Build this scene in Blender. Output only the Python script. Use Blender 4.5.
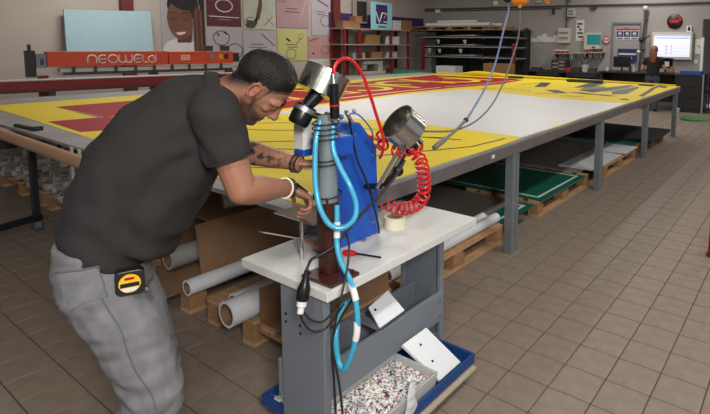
import bpy, bmesh, math, random
from mathutils import Vector, Matrix, noise
random.seed(7)
for o in list(bpy.data.objects): bpy.data.objects.remove(o, do_unlink=True)
SC = bpy.context.scene
COL = SC.collection
PI = math.pi

# ------------------------------------------------------------------ camera
F_PX, CX, CY = 515.92, 459.99, 97.66
CAM_H = 1.5447
def cam_axes(yaw, pitch, roll):
    f = Vector((math.sin(yaw)*math.cos(pitch), math.cos(yaw)*math.cos(pitch), -math.sin(pitch)))
    r0 = Vector((math.cos(yaw), -math.sin(yaw), 0)); d0 = f.cross(r0)
    return (math.cos(roll)*r0 + math.sin(roll)*d0, -math.sin(roll)*r0 + math.cos(roll)*d0, f)
CR, CD, CF = cam_axes(-0.5962, 0.1056, -0.0118)
cam_d = bpy.data.cameras.new('camera')
cam_d.sensor_width = 36; cam_d.lens = F_PX/710*36
cam_d.shift_x = (355-CX)/710; cam_d.shift_y = (CY-207)/710
cam_d.clip_start = .05; cam_d.clip_end = 100
cam = bpy.data.objects.new('camera', cam_d); COL.objects.link(cam)
m3 = Matrix((CR, -CD, -CF)).transposed()
cam.matrix_world = Matrix.Translation((0, 0, CAM_H)) @ m3.to_4x4()
SC.camera = cam

# ------------------------------------------------------------------ world, lights, exposure
w = bpy.data.worlds.new('world'); SC.world = w; w.use_nodes = True
bg = w.node_tree.nodes['Background']
bg.inputs[0].default_value = (0.92, 0.95, 1.0, 1); bg.inputs[1].default_value = 0.42
def area(name, loc, target, sx, sy, power, col=(1, .97, .93)):
    l = bpy.data.lights.new(name, 'AREA'); l.shape = 'RECTANGLE'; l.size = sx; l.size_y = sy
    l.energy = power; l.color = col
    o = bpy.data.objects.new(name, l); COL.objects.link(o); o.location = loc
    d = Vector(target) - Vector(loc); o.rotation_euler = d.to_track_quat('-Z', 'Y').to_euler()
    return o
area('flash_softbox', (1.0, -0.35, 2.3), (-1.8, 1.9, .5), .5, .5, 88)
LAMPS = [(0.3, 4.2), (0.3, 9.2), (-4.6, 4.2), (-4.6, 9.2), (-9.3, 4.2), (-9.3, 9.6), (-3.6, 12.4), (0.3, -0.9)]  # unseen overhead lamps, added to brighten the hall and the near floor
for (lx, ly) in LAMPS:
    area('added_ceiling_light', (lx, ly, 3.70), (lx, ly, 0), .25, 1.5, 70, (1, .98, .95))
VS = SC.view_settings
VS.view_transform = 'Standard'; VS.look = 'None'; VS.gamma = 1; VS.use_curve_mapping = False; VS.exposure = 0.0

# ------------------------------------------------------------------ materials
def lin(c):
    return tuple((x/12.92 if x <= .04045 else ((x+.055)/1.055)**2.4) for x in (v/255 for v in c))
MATS = {}
def mat(name, rgb, rough=.6, metal=0, var=.0, scale=8, bump=0, bscale=60, alpha=1, trans=0, emit=0, coat=0, stretch=None, col2=None, spec=None, detail=3):
    if name in MATS: return MATS[name]
    m = bpy.data.materials.new(name); m.use_nodes = True; nt = m.node_tree; b = nt.nodes['Principled BSDF']
    c = lin(rgb) + (1,)
    b.inputs['Base Color'].default_value = c; b.inputs['Roughness'].default_value = rough; b.inputs['Metallic'].default_value = metal
    if spec is not None: b.inputs['Specular IOR Level'].default_value = spec
    if coat: b.inputs['Coat Weight'].default_value = coat
    if trans: b.inputs['Transmission Weight'].default_value = trans
    if alpha < 1: b.inputs['Alpha'].default_value = alpha
    if emit:
        b.inputs['Emission Color'].default_value = c; b.inputs['Emission Strength'].default_value = emit
    tc = nt.nodes.new('ShaderNodeTexCoord'); vec = tc.outputs['Object']
    if stretch:
        mp = nt.nodes.new('ShaderNodeMapping'); mp.inputs['Scale'].default_value = stretch
        nt.links.new(vec, mp.inputs['Vector']); vec = mp.outputs[0]
    if var or col2:
        n = nt.nodes.new('ShaderNodeTexNoise'); n.inputs['Scale'].default_value = scale; n.inputs['Detail'].default_value = detail
        nt.links.new(vec, n.inputs['Vector'])
        mx = nt.nodes.new('ShaderNodeMix'); mx.data_type = 'RGBA'
        if col2:
            ca, cb = lin(rgb), lin(col2)
        else:
            ca = tuple(max(0, x*(1-var)) for x in lin(rgb)); cb = tuple(min(1, x*(1+var)) for x in lin(rgb))
        mx.inputs[6].default_value = ca + (1,); mx.inputs[7].default_value = cb + (1,)
        rp = nt.nodes.new('ShaderNodeMapRange'); rp.inputs[1].default_value = .3; rp.inputs[2].default_value = .7
        nt.links.new(n.outputs[0], rp.inputs[0]); nt.links.new(rp.outputs[0], mx.inputs[0])
        nt.links.new(mx.outputs[2], b.inputs['Base Color'])
    if bump:
        n2 = nt.nodes.new('ShaderNodeTexNoise'); n2.inputs['Scale'].default_value = bscale; n2.inputs['Detail'].default_value = 3
        nt.links.new(vec, n2.inputs['Vector'])
        bp = nt.nodes.new('ShaderNodeBump'); bp.inputs['Strength'].default_value = bump; bp.inputs['Distance'].default_value = .01
        nt.links.new(n2.outputs[0], bp.inputs['Height']); nt.links.new(bp.outputs[0], b.inputs['Normal'])
    MATS[name] = m
    return m

# ------------------------------------------------------------------ mesh builder
def frame(ax):
    a = Vector(ax).normalized(); t = Vector((0, 0, 1)) if abs(a.z) < .9 else Vector((1, 0, 0))
    u = t.cross(a).normalized(); return u, a.cross(u), a
ORG = {}
class MB:
    def __init__(s): s.v = []; s.f = []; s.mi = []; s.cm = 0
    def add(s, vs, fs):
        o = len(s.v); s.v += [Vector(p) for p in vs]; s.f += [tuple(i+o for i in q) for q in fs]; s.mi += [s.cm]*len(fs); return s
    def hexa(s, p):
        return s.add(p, [(3,2,1,0), (4,5,6,7), (0,1,5,4), (1,2,6,5), (2,3,7,6), (3,0,4,7)])
    def box(s, c, d, rz=0, M=None):
        hx, hy, hz = d[0]/2, d[1]/2, d[2]/2
        R = M if M is not None else Matrix.Rotation(rz, 3, 'Z')
        c = Vector(c)
        return s.hexa([c + R @ Vector(q) for q in [(-hx,-hy,-hz), (hx,-hy,-hz), (hx,hy,-hz), (-hx,hy,-hz), (-hx,-hy,hz), (hx,-hy,hz), (hx,hy,hz), (-hx,hy,hz)]])
    def bx(s, x0, x1, y0, y1, z0, z1):
        return s.box(((x0+x1)/2, (y0+y1)/2, (z0+z1)/2), (abs(x1-x0), abs(y1-y0), abs(z1-z0)))
    def prism(s, pts, vec):
        n = len(pts); a = [Vector(p) for p in pts]; vec = Vector(vec); b = [p+vec for p in a]
        nn = Vector((0,0,0))
        for i in range(n): nn += a[i].cross(a[(i+1) % n])
        if nn.dot(vec) > 0: fs = [tuple(reversed(range(n))), tuple(range(n, 2*n))] + [(i, (i+1) % n, n+(i+1) % n, n+i) for i in range(n)]
        else: fs = [tuple(range(n)), tuple(reversed(range(n, 2*n)))] + [((i+1) % n, i, n+i, n+(i+1) % n) for i in range(n)]
        return s.add(a+b, fs)
    def poly(s, pts): return s.add(pts, [tuple(range(len(pts)))])
    def cyl(s, p0, p1, r0, r1=None, n=16, cap=True):
        if r1 is None: r1 = r0
        p0, p1 = Vector(p0), Vector(p1); u, w_, a = frame(p1-p0)
        vs = []
        for p, r in ((p0, r0), (p1, r1)):
            for i in range(n):
                t = 2*PI*i/n; vs.append(p + (u*math.cos(t) + w_*math.sin(t))*r)
        fs = [(i, (i+1) % n, n+(i+1) % n, n+i) for i in range(n)]
        if cap: fs += [tuple(reversed(range(n))), tuple(range(n, 2*n))]
        return s.add(vs, fs)
    def lathe(s, prof, org, ax=(0,0,1), n=24, closed=False):
        org = Vector(org); u, w_, a = frame(ax); m = len(prof); vs = []
        for r, h in prof:
            for i in range(n):
                t = 2*PI*i/n; vs.append(org + a*h + (u*math.cos(t)+w_*math.sin(t))*max(r, 1e-5))
        fs = []
        for k in range(m if closed else m-1):
            k2 = (k+1) % m
            for i in range(n):
                j = (i+1) % n; fs.append((k*n+i, k*n+j, k2*n+j, k2*n+i))
        return s.add(vs, fs)
    def pipe(s, p0, p1, ro, ri, n=16):
        p0, p1 = Vector(p0), Vector(p1); L = (p1-p0).length
        return s.lathe([(ri, 0), (ro, 0), (ro, L), (ri, L)], p0, p1-p0, n, True)
    def sweep(s, path, r, n=8, closed=False, cap=True):
        P = [Vector(p) for p in path]; m = len(P); vs = []; pu = None
        for i in range(m):
            if closed: t = P[(i+1) % m] - P[i-1]
            else: t = P[min(i+1, m-1)] - P[max(i-1, 0)]
            if t.length < 1e-9: t = Vector((0,0,1))
            t.normalize()
            if pu is None: u, w_, _ = frame(t)
            else:
                u = (pu - t*pu.dot(t))
                if u.length < 1e-6: u = frame(t)[0]
                u.normalize(); w_ = t.cross(u)
            pu = u; rr = r[i] if isinstance(r, (list, tuple)) else r
            for k in range(n):
                a = 2*PI*k/n; vs.append(P[i] + (u*math.cos(a) + w_*math.sin(a))*rr)
        fs = []
        for i in range(m if closed else m-1):
            i2 = (i+1) % m
            for k in range(n): fs.append((i*n+k, i*n+(k+1) % n, i2*n+(k+1) % n, i2*n+k))
        if cap and not closed: fs += [tuple(reversed(range(n))), tuple(range((m-1)*n, m*n))]
        return s.add(vs, fs)
    def ball(s, c, r, nu=12, nv=8, M=None):
        r = (r, r, r) if not isinstance(r, (tuple, list)) else r; c = Vector(c); vs = []; fs = []
        M = M if M is not None else Matrix.Identity(3)
        vs.append(c + M @ Vector((0, 0, r[2])))
        for j in range(1, nv):
            ph = PI*j/nv
            for i in range(nu):
                t = 2*PI*i/nu; vs.append(c + M @ Vector((r[0]*math.sin(ph)*math.cos(t), r[1]*math.sin(ph)*math.sin(t), r[2]*math.cos(ph))))
        vs.append(c + M @ Vector((0, 0, -r[2]))); b = len(vs)-1
        for i in range(nu): fs.append((0, 1+i, 1+(i+1) % nu)); fs.append((b, b-nu+(i+1) % nu, b-nu+i))
        for j in range(nv-2):
            for i in range(nu): fs.append((1+j*nu+i, 1+(j+1)*nu+i, 1+(j+1)*nu+(i+1) % nu, 1+j*nu+(i+1) % nu))
        return s.add(vs, fs)
    def build(s, name, m, parent=None, smooth=0, bevel=0, label=None, cat=None, group=None, kind=None):
        lo = Vector((min(p[k] for p in s.v) for k in range(3))); hi = Vector((max(p[k] for p in s.v) for k in range(3)))
        org = Vector(((lo.x+hi.x)/2, (lo.y+hi.y)/2, lo.z))
        me = bpy.data.meshes.new(name); me.from_pydata([tuple(p-org) for p in s.v], [], s.f)
        ms = m if isinstance(m, (list, tuple)) else [m]
        for q in ms: me.materials.append(q)
        if len(ms) > 1: me.polygons.foreach_set('material_index', s.mi)
        me.validate(); me.update()
        if smooth:
            me.polygons.foreach_set('use_smooth', [True]*len(me.polygons)); me.set_sharp_from_angle(angle=math.radians(smooth))
        o = bpy.data.objects.new(name, me); COL.objects.link(o)
        if bevel:
            bm_ = o.modifiers.new('bevel', 'BEVEL'); bm_.width = bevel; bm_.segments = 2; bm_.limit_method = 'ANGLE'
        ORG[o.name] = org
        if parent: o.parent = parent; o.location = org - ORG[parent.name]
        else: o.location = org
        tag(o, label, cat, group, kind)
        return o
def tag(o, label=None, cat=None, group=None, kind=None):
    if label: o['label'] = label
    if cat: o['category'] = cat
    if group: o['group'] = group
    if kind: o['kind'] = kind
    return o
def thing(name, loc, label=None, cat=None, group=None, kind=None):
    o = bpy.data.objects.new(name, None); COL.objects.link(o); o.location = loc; o.empty_display_size = .05
    ORG[o.name] = Vector(loc)
    return tag(o, label, cat, group, kind)
def dup(root, loc, rz=None, label=None):
    def cp(o, par):
        c = o.copy(); COL.objects.link(c); c.parent = par
        for ch in o.children: cp(ch, c)
        return c
    r = cp(root, None); r.location = loc
    if rz is not None: r.rotation_euler = (0, 0, rz)
    ORG[r.name] = Vector(loc)
    if label: r['label'] = label
    return r
def catmull(pts, k=8):
    P = [Vector(p) for p in pts]; out = []
    for i in range(len(P)-1):
        a = P[max(i-1, 0)]; b = P[i]; c = P[i+1]; d = P[min(i+2, len(P)-1)]
        for j in range(k):
            t = j/k
            out.append(.5*((2*b) + (c-a)*t + (2*a-5*b+4*c-d)*t*t + (3*b-a-3*c+d)*t**3))
    out.append(P[-1]); return out
def text_mesh(body, size, origin, ux, uy, thick=.002, align='CENTER', sx=1.0, bold=0):
    cu = bpy.data.curves.new('lettering', 'FONT'); cu.body = body; cu.size = size; cu.align_x = align; cu.align_y = 'CENTER'; cu.extrude = thick/2
    cu.offset = bold
    o = bpy.data.objects.new('tmp_text', cu); COL.objects.link(o)
    dg = bpy.context.evaluated_depsgraph_get(); me = bpy.data.meshes.new_from_object(o.evaluated_get(dg))
    ux = Vector(ux).normalized(); uy = Vector(uy).normalized(); uz = ux.cross(uy); org = Vector(origin)
    mb = MB(); mb.add([org + ux*v.co.x*sx + uy*v.co.y + uz*v.co.z for v in me.vertices], [tuple(p.vertices) for p in me.polygons])
    bpy.data.objects.remove(o); bpy.data.meshes.remove(me); bpy.data.curves.remove(cu)
    return mb
# ================================================================== setting
M_grout = mat('grout', (74, 66, 59), .9, var=.2, scale=5)
M_tile = mat('floor_tile', (130, 116, 104), .5, var=.13, scale=14, bump=.08, bscale=90, spec=.3, detail=6)
M_wall = mat('wall_paint', (150, 146, 141), .85, var=.04, scale=1.2, bump=.1, bscale=25)
M_wall_l = mat('wall_paint_panel', (172, 162, 153), .85, var=.04, scale=1.0)
M_band = mat('wall_dark_band', (32, 32, 34), .7)
M_ceil = mat('ceiling_paint', (190, 188, 184), .9, var=.03)
X0, X1, Y0, Y1, ZC = -11.0, 6.0, -4.0, 14.0, 3.8
fl = MB().bx(X0-.2, X1, Y0, Y1+.2, -.06, -.0035).build('floor', M_grout, kind='structure')
TS = .2; gx0, gy0 = .11224, .04528
def inframe(x, y):
    d = Vector((x, y, -CAM_H)); z = d.dot(CF)
    if z < .3: return None
    u = CX + F_PX*d.dot(CR)/z; v = CY + F_PX*d.dot(CD)/z
    return (u, v) if -70 < u < 780 and 60 < v < 520 else None
tiles = []; rest = MB()
for i in range(-55, 29):
    for j in range(-20, 70):
        x = gx0 + i*TS + TS/2; y = gy0 + j*TS + TS/2
        fr = inframe(x, y)
        vis = fr is not None and ((x > -1.9) or (y < 1.75) or (y < 2.4 and -3.2 < x))
        tiles.append((0 if vis else 1, math.hypot(x, y), x, y))
tiles.sort()
tm = MB(); h = TS/2-.0022; b_ = .0012
tm.add([(-h,-h,-.005), (h,-h,-.005), (h,h,-.005), (-h,h,-.005), (-h+b_,-h+b_,0), (h-b_,-h+b_,0), (h-b_,h-b_,0), (-h+b_,h-b_,0)],
       [(0,1,5,4), (1,2,6,5), (2,3,7,6), (3,0,4,7), (4,5,6,7)])
t0 = tm.build('tile', M_tile, fl)
for k, (a, d, x, y) in enumerate(tiles):
    if k < 300:
        o = t0 if k == 0 else t0.copy()
        if k: COL.objects.link(o)
        o.parent = fl; o.location = Vector((x, y, -.005 + random.uniform(-.0006, 0))) - ORG[fl.name]
    else:
        rest.add([(p.x+x, p.y+y, p.z) for p in tm.v], tm.f)
rest.build('tile', M_tile, fl, kind='stuff')
MB().bx(X0-.2, X0, Y0, Y1+.2, 0, ZC).build('wall_left', M_wall_l, kind='structure')
wb = MB()
DX0, DX1, DZ = -4.55, -3.75, 2.15        # doorway in the far wall
wb.bx(X0, DX0, Y1, Y1+.2, 0, ZC).bx(DX0, DX1, Y1, Y1+.2, DZ, ZC).bx(DX1, -2.28, Y1, Y1+.2, 0, ZC).bx(-2.28, -.6, Y1, Y1+.2, 2.2, ZC).bx(-.6, X1, Y1, Y1+.2, 0, ZC)
wb.build('wall_back', M_wall, kind='structure')
MB().bx(-2.6, -.3, Y1+1.6, Y1+1.8, 0, ZC).build('wall_passage', M_wall, kind='structure')
MB().bx(-8.35, -4.75, Y1-.03, Y1, 0, .62).build('trim_1', M_band, kind='structure')
MB().bx(X0-.2, X1, Y0, Y1+2, ZC, ZC+.15).build('ceiling', M_ceil, kind='structure')
M_lampb = mat('lamp_housing', (225, 225, 222), .5); M_diff = mat('lamp_diffuser', (255, 250, 240), .5, emit=2)
for k, (lx, ly) in enumerate(LAMPS):  # housings and glowing covers for the added out-of-view lamps
    t = thing('added_ceiling_lamp', (lx, ly, 3.71), 'long white ceiling lamp added out of view to brighten the workshop floor', 'ceiling lamp', 'added unseen ceiling lamps')
    MB().bx(lx-.15, lx+.15, ly-.8, ly+.8, 3.74, 3.8).build('housing', M_lampb, t)
    MB().bx(lx-.12, lx+.12, ly-.76, ly+.76, 3.71, 3.74).build('diffuser', M_diff, t)

# ================================================================== big finishing table
M_steel = mat('galvanised_grey_paint', (118, 122, 127), .5, metal=.25, var=.12, scale=9, bump=.05)
M_ttop = mat('table_top_board', (136, 134, 131), .6, var=.12, scale=3)
M_beam = mat('beam_grey_brown', (106, 99, 97), .5, metal=.2, var=.12, scale=9)
TZ = .845
def xe(y): return -1.698 - .0175*(y-1.33)
TYN, TYF, TXL = 1.33, 9.5, -7.6
tb = thing('finishing_table', (-4.6, 5.4, 0), 'huge low steel-framed finishing table that carries the printed banner', 'table')
MB().prism([(TXL, TYN, TZ-.022), (xe(TYN), TYN, TZ-.022), (xe(TYF), TYF, TZ-.022), (TXL, TYF, TZ-.022)], (0, 0, .022)).build('tabletop', M_ttop, tb, bevel=.002)
def beam(a, b, wd, z0, z1):
    a = Vector((a[0], a[1], 0)); b = Vector((b[0], b[1], 0)); d = (b-a).normalized(); n = Vector((-d.y, d.x, 0))*wd
    return MB().prism([a+Vector((0,0,z0)), b+Vector((0,0,z0)), b+n+Vector((0,0,z0)), a+n+Vector((0,0,z0))], (0, 0, z1-z0))
beam((xe(TYN+.04), TYN+.04), (xe(TYF), TYF), .05, .745, TZ-.0225).build('beam', M_beam, tb, bevel=.003)
beam((TXL+.05, TYN), (TXL+.05, TYF), .05, .745, TZ-.0225).build('beam', M_beam, tb)
beam((TXL+.05, TYN+.16), (xe(TYN)-.052, TYN+.16), .05, .745, TZ-.0225).build('beam', M_beam, tb, bevel=.003)
beam((TXL+.05, TYF-.055), (xe(TYF)-.052, TYF-.055), .05, .745, TZ-.0225).build('beam', M_beam, tb)
for yy in (3.30, 5.30, 7.27, 9.28):
    beam((TXL+.06, yy), (xe(yy)-.052, yy), .05, .745, TZ-.023).build('cross_beam', M_steel, tb)
    for xx in (xe(yy)-.035, -4.7, TXL+.08):
        t = MB(); t.bx(xx-.034, xx+.034, yy-.045, yy-.035+.04, 0, .745).build('leg', M_steel, tb, bevel=.004)
        MB().bx(xx-.04, xx+.028, yy+.03, yy+.06, .0, .745).build('leg_stiffener', M_steel, tb, bevel=.003)
for xx in (-1.86, TXL+.08):
    MB().bx(xx-.035, xx+.035, TYN+.22, TYN+.285, 0, .745).build('leg', M_steel, tb, bevel=.004)

# ================================================================== white bench
M_white = mat('bench_laminate', (205, 205, 200), .45, var=.04, scale=6)
M_edge = mat('bench_edge_band', (170, 174, 178), .5)
M_grey = mat('bench_grey_paint', (116, 122, 130), .5, var=.04, scale=4, metal=.1)
M_black = mat('black_plastic', (20, 20, 22), .45)
M_hole = mat('bolt_hole_black', (10, 10, 12), .8)
BX0, BX1, BY0, BY1, BZ = -1.785, -1.295, 1.125, 2.065, .70
bn = thing('work_bench', (-1.54, 1.6, 0), 'white-topped bench with grey panel legs under the blue machine', 'bench')
wt = MB().bx(BX0, BX1, BY0, BY1, BZ-.035, BZ).build('worktop', M_white, bn, bevel=.003)
for yy in (1.139, 1.955):
    sgn = 1 if yy < 1.5 else -1
    p = MB(); x0, x1 = (-1.560, -1.325) if sgn > 0 else (-1.665, -1.412)
    p.bx(x0, x1, yy-.004, yy+.004, .12, BZ-.035)
    p.bx(x0, x0+.02, yy+.004*sgn, yy+.025*sgn, .12, BZ-.035).bx(x1-.02, x1, yy+.004*sgn, yy+.025*sgn, .12, BZ-.035)
    lg = p.build('leg_panel', M_grey, bn, bevel=.003)
    for (dx, dz) in ((.03, .55), (.03, .52), (.11, .53), (.11, .50)):
        MB().cyl((x0+dx, yy-.0045, dz), (x0+dx, yy-.006, dz), .006, n=10).build('bolt_hole', M_hole, lg)
    MB().bx(x0-.0, x1, yy-.02*(sgn<0)-.004, yy+.02*(sgn>0)+.004, 0.0, .12).build('foot', M_grey, bn, bevel=.002)
MB().bx(-1.425, -1.405, 1.145, 1.948, .20, .345).build('crossbar', M_grey, bn, bevel=.003)
MB().bx(-1.60, -1.58, 1.145, 1.948, .20, .345).build('crossbar', M_grey, bn, bevel=.003)
for zz in (.235, .31):
    for yy in (1.20, 1.91):
        MB().cyl((-1.4045, yy, zz), (-1.397, yy, zz), .008, n=6).build('bolt', mat('bolt_steel', (170, 172, 175), .3, metal=.9), bn)
# ================================================================== printed banner on the table
M_yel = mat('banner_yellow', (218, 193, 30), .6, spec=.25, var=.06, scale=1.5, bump=.12, bscale=5)
M_bwh = mat('banner_white', (205, 205, 203), .5, var=.03, scale=1.2, bump=.15, bscale=4)
M_bred = mat('banner_red', (152, 20, 26), .65, var=.1, scale=3, spec=.2)
M_bpink = mat('banner_pink', (214, 150, 150), .5)
M_bblk = mat('banner_black', (38, 36, 28), .55)
M_bol = mat('banner_olive_print', (120, 110, 40), .55)
ban = thing('printed_banner', (-4.3, 5.4, TZ), 'huge yellow banner with white field and red lettering spread over the table', 'banner')
def ribbon(path, wd):
    P = [Vector((p[0], p[1], 0)) for p in path]; L = []; R_ = []
    for i in range(len(P)):
        t = (P[min(i+1, len(P)-1)] - P[max(i-1, 0)]).normalized(); n = Vector((-t.y, t.x, 0))*wd/2
        L.append(P[i]+n); R_.append(P[i]-n)
    return L, R_
def decal(name, polys, m, z, ribbons=()):
    for p in polys:
        a = sum(p[i][0]*p[(i+1) % len(p)][1]-p[(i+1) % len(p)][0]*p[i][1] for i in range(len(p)))
        if a < 0: p = p[::-1]
        MB().prism([(q[0], q[1], z-.0008) for q in p], (0, 0, .0008)).build(name, m, ban)
    for path, wd in ribbons:
        mb = MB(); L, R_ = ribbon(path, wd); n = len(L)
        mb.add([(q.x, q.y, z) for q in R_+L], [(i, i+1, n+i+1, n+i) for i in range(n-1)]).build(name, m, ban)
Z = TZ
# sheet with its hems slightly wavy
pts = []
for k in range(25):
    y = 1.40 + (9.42-1.40)*k/24; pts.append((xe(y)-.012 + .012*math.sin(k*1.7), y))
for k in range(1, 20):
    x = xe(9.4) + (-6.95-xe(9.4))*k/19; pts.append((x, 9.42 + .01*math.sin(k*2.1)))
pts += [(-6.95, 1.62), (-5.4, 1.56), (-3.9, 1.49), (-2.6, 1.44)]
MB().prism([(x, y, Z+.0002) for x, y in pts], (0, 0, .0022)).build('sheet', M_yel, ban)
z1, z2, z3 = Z+.0034, Z+.0044, Z+.0054
decal('white_field', [[(xe(3.42)-.018, 3.42), (xe(4.56)-.018, 4.56), (xe(6.19)-.018, 6.19), (-2.42, 6.14), (-3.08, 6.21), (-3.67, 6.44), (-4.32, 6.51), (-4.43, 5.77), (-4.48, 5.18), (-4.44, 4.27), (-4.35, 3.5), (-4.3, 3.05), (-3.49, 3.28), (-2.94, 3.41), (-2.4, 3.44)]], M_bwh, z1)
decal('red_print', [[(-6.34, 2.01), (-6.37, 3.16), (-6.37, 3.6), (-5.22, 3.4), (-5.22, 2.13), (-5.18, 1.99)],
                    [(-5.26, 1.60), (-5.23, 1.88), (-5.1, 2.2), (-5.1, 2.9), (-4.45, 2.9), (-4.42, 1.75), (-4.49, 1.56)],
                    [(-4.48, 3.1), (-6.2, 3.75), (-6.3, 5.3), (-6.55, 7.2), (-6.75, 8.9), (-4.9, 9.1), (-4.58, 8.9), (-4.41, 7.72), (-4.6, 6.56), (-4.65, 5.39), (-4.54, 4.34)]], M_bred, z1)
arcs = []
def arc(cx_, cy_, rx, ry, a0, a1, n=12): return [(cx_+rx*math.cos(math.radians(a0+(a1-a0)*k/n)), cy_+ry*math.sin(math.radians(a0+(a1-a0)*k/n))) for k in range(n+1)]
decal('yellow_letter', [], M_yel, z2, [([(-5.98, 2.75), (-5.7, 3.3)], .07), ([(-5.98, 2.72), (-5.3, 3.5)], .05),
    (arc(-5.75, 4.5, .35, .3, 30, 300), .13), (arc(-5.6, 5.6, .45, .35, -60, 200), .14), (arc(-5.8, 6.8, .4, .45, 60, 330), .14), (arc(-5.5, 7.9, .45, .4, -90, 150), .15),
    ([(-6.2, 6.2), (-5.0, 6.25)], .14), ([(-6.3, 5.05), (-5.1, 5.05)], .12), ([(-6.2, 4.1), (-5.1, 4.05)], .10), ([(-6.4, 7.4), (-5.1, 7.35)], .15), ([(-6.3, 8.5), (-5.0, 8.45)], .14)])
decal('pink_stripe', [], M_bpink, z2, [([(-4.75, 4.3), (-4.8, 5.4), (-4.78, 6.5)], .09), ([(-4.78, 6.6), (-4.62, 7.7), (-4.66, 8.7)], .07), ([(-5.05, 3.6), (-5.12, 5.0)], .06)])
decal('black_print_and_lines', [[(-6.36, 2.0), (-6.33, 2.0), (-5.2, 1.975), (-5.2, 1.95)],
    [(-2.60, 7.30), (-2.44, 8.9), (-2.6, 9.1), (-2.75, 8.2), (-2.9, 7.5)],
    [(-3.15, 7.9), (-3.3, 9.0), (-3.05, 9.2), (-2.95, 8.2)], [(-2.15, 7.4), (-2.3, 8.6), (-2.4, 8.9), (-2.42, 7.6), (-2.3, 7.2)],
    [(-3.0, 6.85), (-3.35, 7.25), (-3.15, 7.3), (-2.85, 6.95)], [(-2.55, 6.95), (-2.9, 7.1), (-2.75, 7.2), (-2.45, 7.05)], [(-2.25, 6.9), (-2.55, 7.0), (-2.4, 7.12), (-2.15, 7.0)],
    [(-1.93, 8.9), (-2.02, 9.28), (-2.1, 9.3), (-2.05, 8.9)], [(-3.7, 7.6), (-4.05, 8.6), (-3.85, 8.6), (-3.55, 7.7)], [(-1.87, 6.6), (-1.95, 6.75), (-2.05, 6.7), (-1.95, 6.55)]],
    M_bblk, z2, [([(-1.9, 7.2), (-2.0, 8.0), (-2.1, 8.7), (-2.14, 9.38)], .07), ([(-4.2, 6.75), (-4.05, 7.0), (-3.8, 7.1)], .03), ([(-3.7, 6.8), (-3.5, 7.0), (-3.4, 6.85)], .03), ([(-3.2, 6.6), (-2.95, 6.8)], .03), ([(-2.8, 6.5), (-2.5, 6.62)], .03),
    ([(-4.5, 7.2), (-4.4, 7.9)], .04), ([(-4.1, 7.9), (-4.0, 8.5)], .03),
    ([(-2.35, 1.95), (-1.86, 2.9), (-1.83, 3.3)], .018), ([(-2.7, 2.75), (-2.2, 3.05)], .016), ([(-3.0, 2.95), (-2.45, 3.15)], .016), ([(-2.9, 2.4), (-2.5, 2.7)], .014), ([(-2.4, 2.95), (-2.05, 3.05)], .02),  # from here on, thin dark lines drawn flat on the yellow sheet
    ([(-4.3, 2.55), (-3.9, 2.9)], .018), ([(-4.05, 2.45), (-3.6, 2.85)], .016), ([(-3.8, 2.3), (-3.4, 2.5), (-3.1, 2.8)], .016), ([(-3.2, 2.05), (-2.85, 2.4)], .016), ([(-3.0, 1.95), (-2.6, 2.2)], .014), ([(-2.55, 1.65), (-2.2, 1.85)], .014), ([(-3.3, 1.75), (-2.9, 1.95)], .012)])
decal('olive_print', [[(-2.62, 7.5), (-2.5, 8.6), (-2.44, 8.6), (-2.4, 7.7)], [(-2.95, 7.6), (-3.1, 8.5), (-2.8, 8.5), (-2.7, 7.8)]], M_bol, z1)
# the far hem is rolled up and humps where it is folded
hump = [(-7.0, 9.40, Z+.02), (-6.6, 9.42, Z+.02), (-6.3, 9.40, Z+.03), (-5.95, 9.36, Z+.055), (-5.6, 9.38, Z+.05), (-5.0, 9.38, Z+.035), (-4.2, 9.4, Z+.03), (-3.2, 9.4, Z+.025), (-2.4, 9.4, Z+.02), (-1.9, 9.4, Z+.018)]
hp = catmull(hump, 6)
hr = [p.z-Z-.005 for p in hp]
MB().sweep(hp, hr, 10).build('rolled_hem', M_yel, ban, smooth=40)
# loose dark strips lying on the far end of the banner
M_strip = mat('dark_rubber', (44, 43, 42), .6)
for (a, b, wd, hh, lb) in [((-3.75, 9.05), (-3.1, 9.1), .14, .05, 'short thick dark pad lying on the far yellow end of the banner'),
                       ((-5.05, 9.15), (-4.75, 9.2), .12, .04, 'small dark folded cloth on the far banner hem'), ((-2.45, 9.1), (-2.2, 9.12), .1, .02, 'tiny black clip strip near the far corner of the banner')]:
    a3, b3 = Vector((*a, 0)), Vector((*b, 0)); d = (b3-a3); n = Vector((-d.y, d.x, 0)).normalized()*wd; e = Vector((0, 0, TZ+.0056))
    MB().prism([a3+e, b3+e, b3+n+e, a3+n+e], (0, 0, hh)).build('rubber_pad', M_strip, label=lb, cat='pad', bevel=.01)
# paper sticker on the table beam
MB().bx(xe(2.95)-.0005, xe(2.95)+.0012, 2.93, 2.97, .775, .80).build('sticker', M_bwh, tb)
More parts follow.
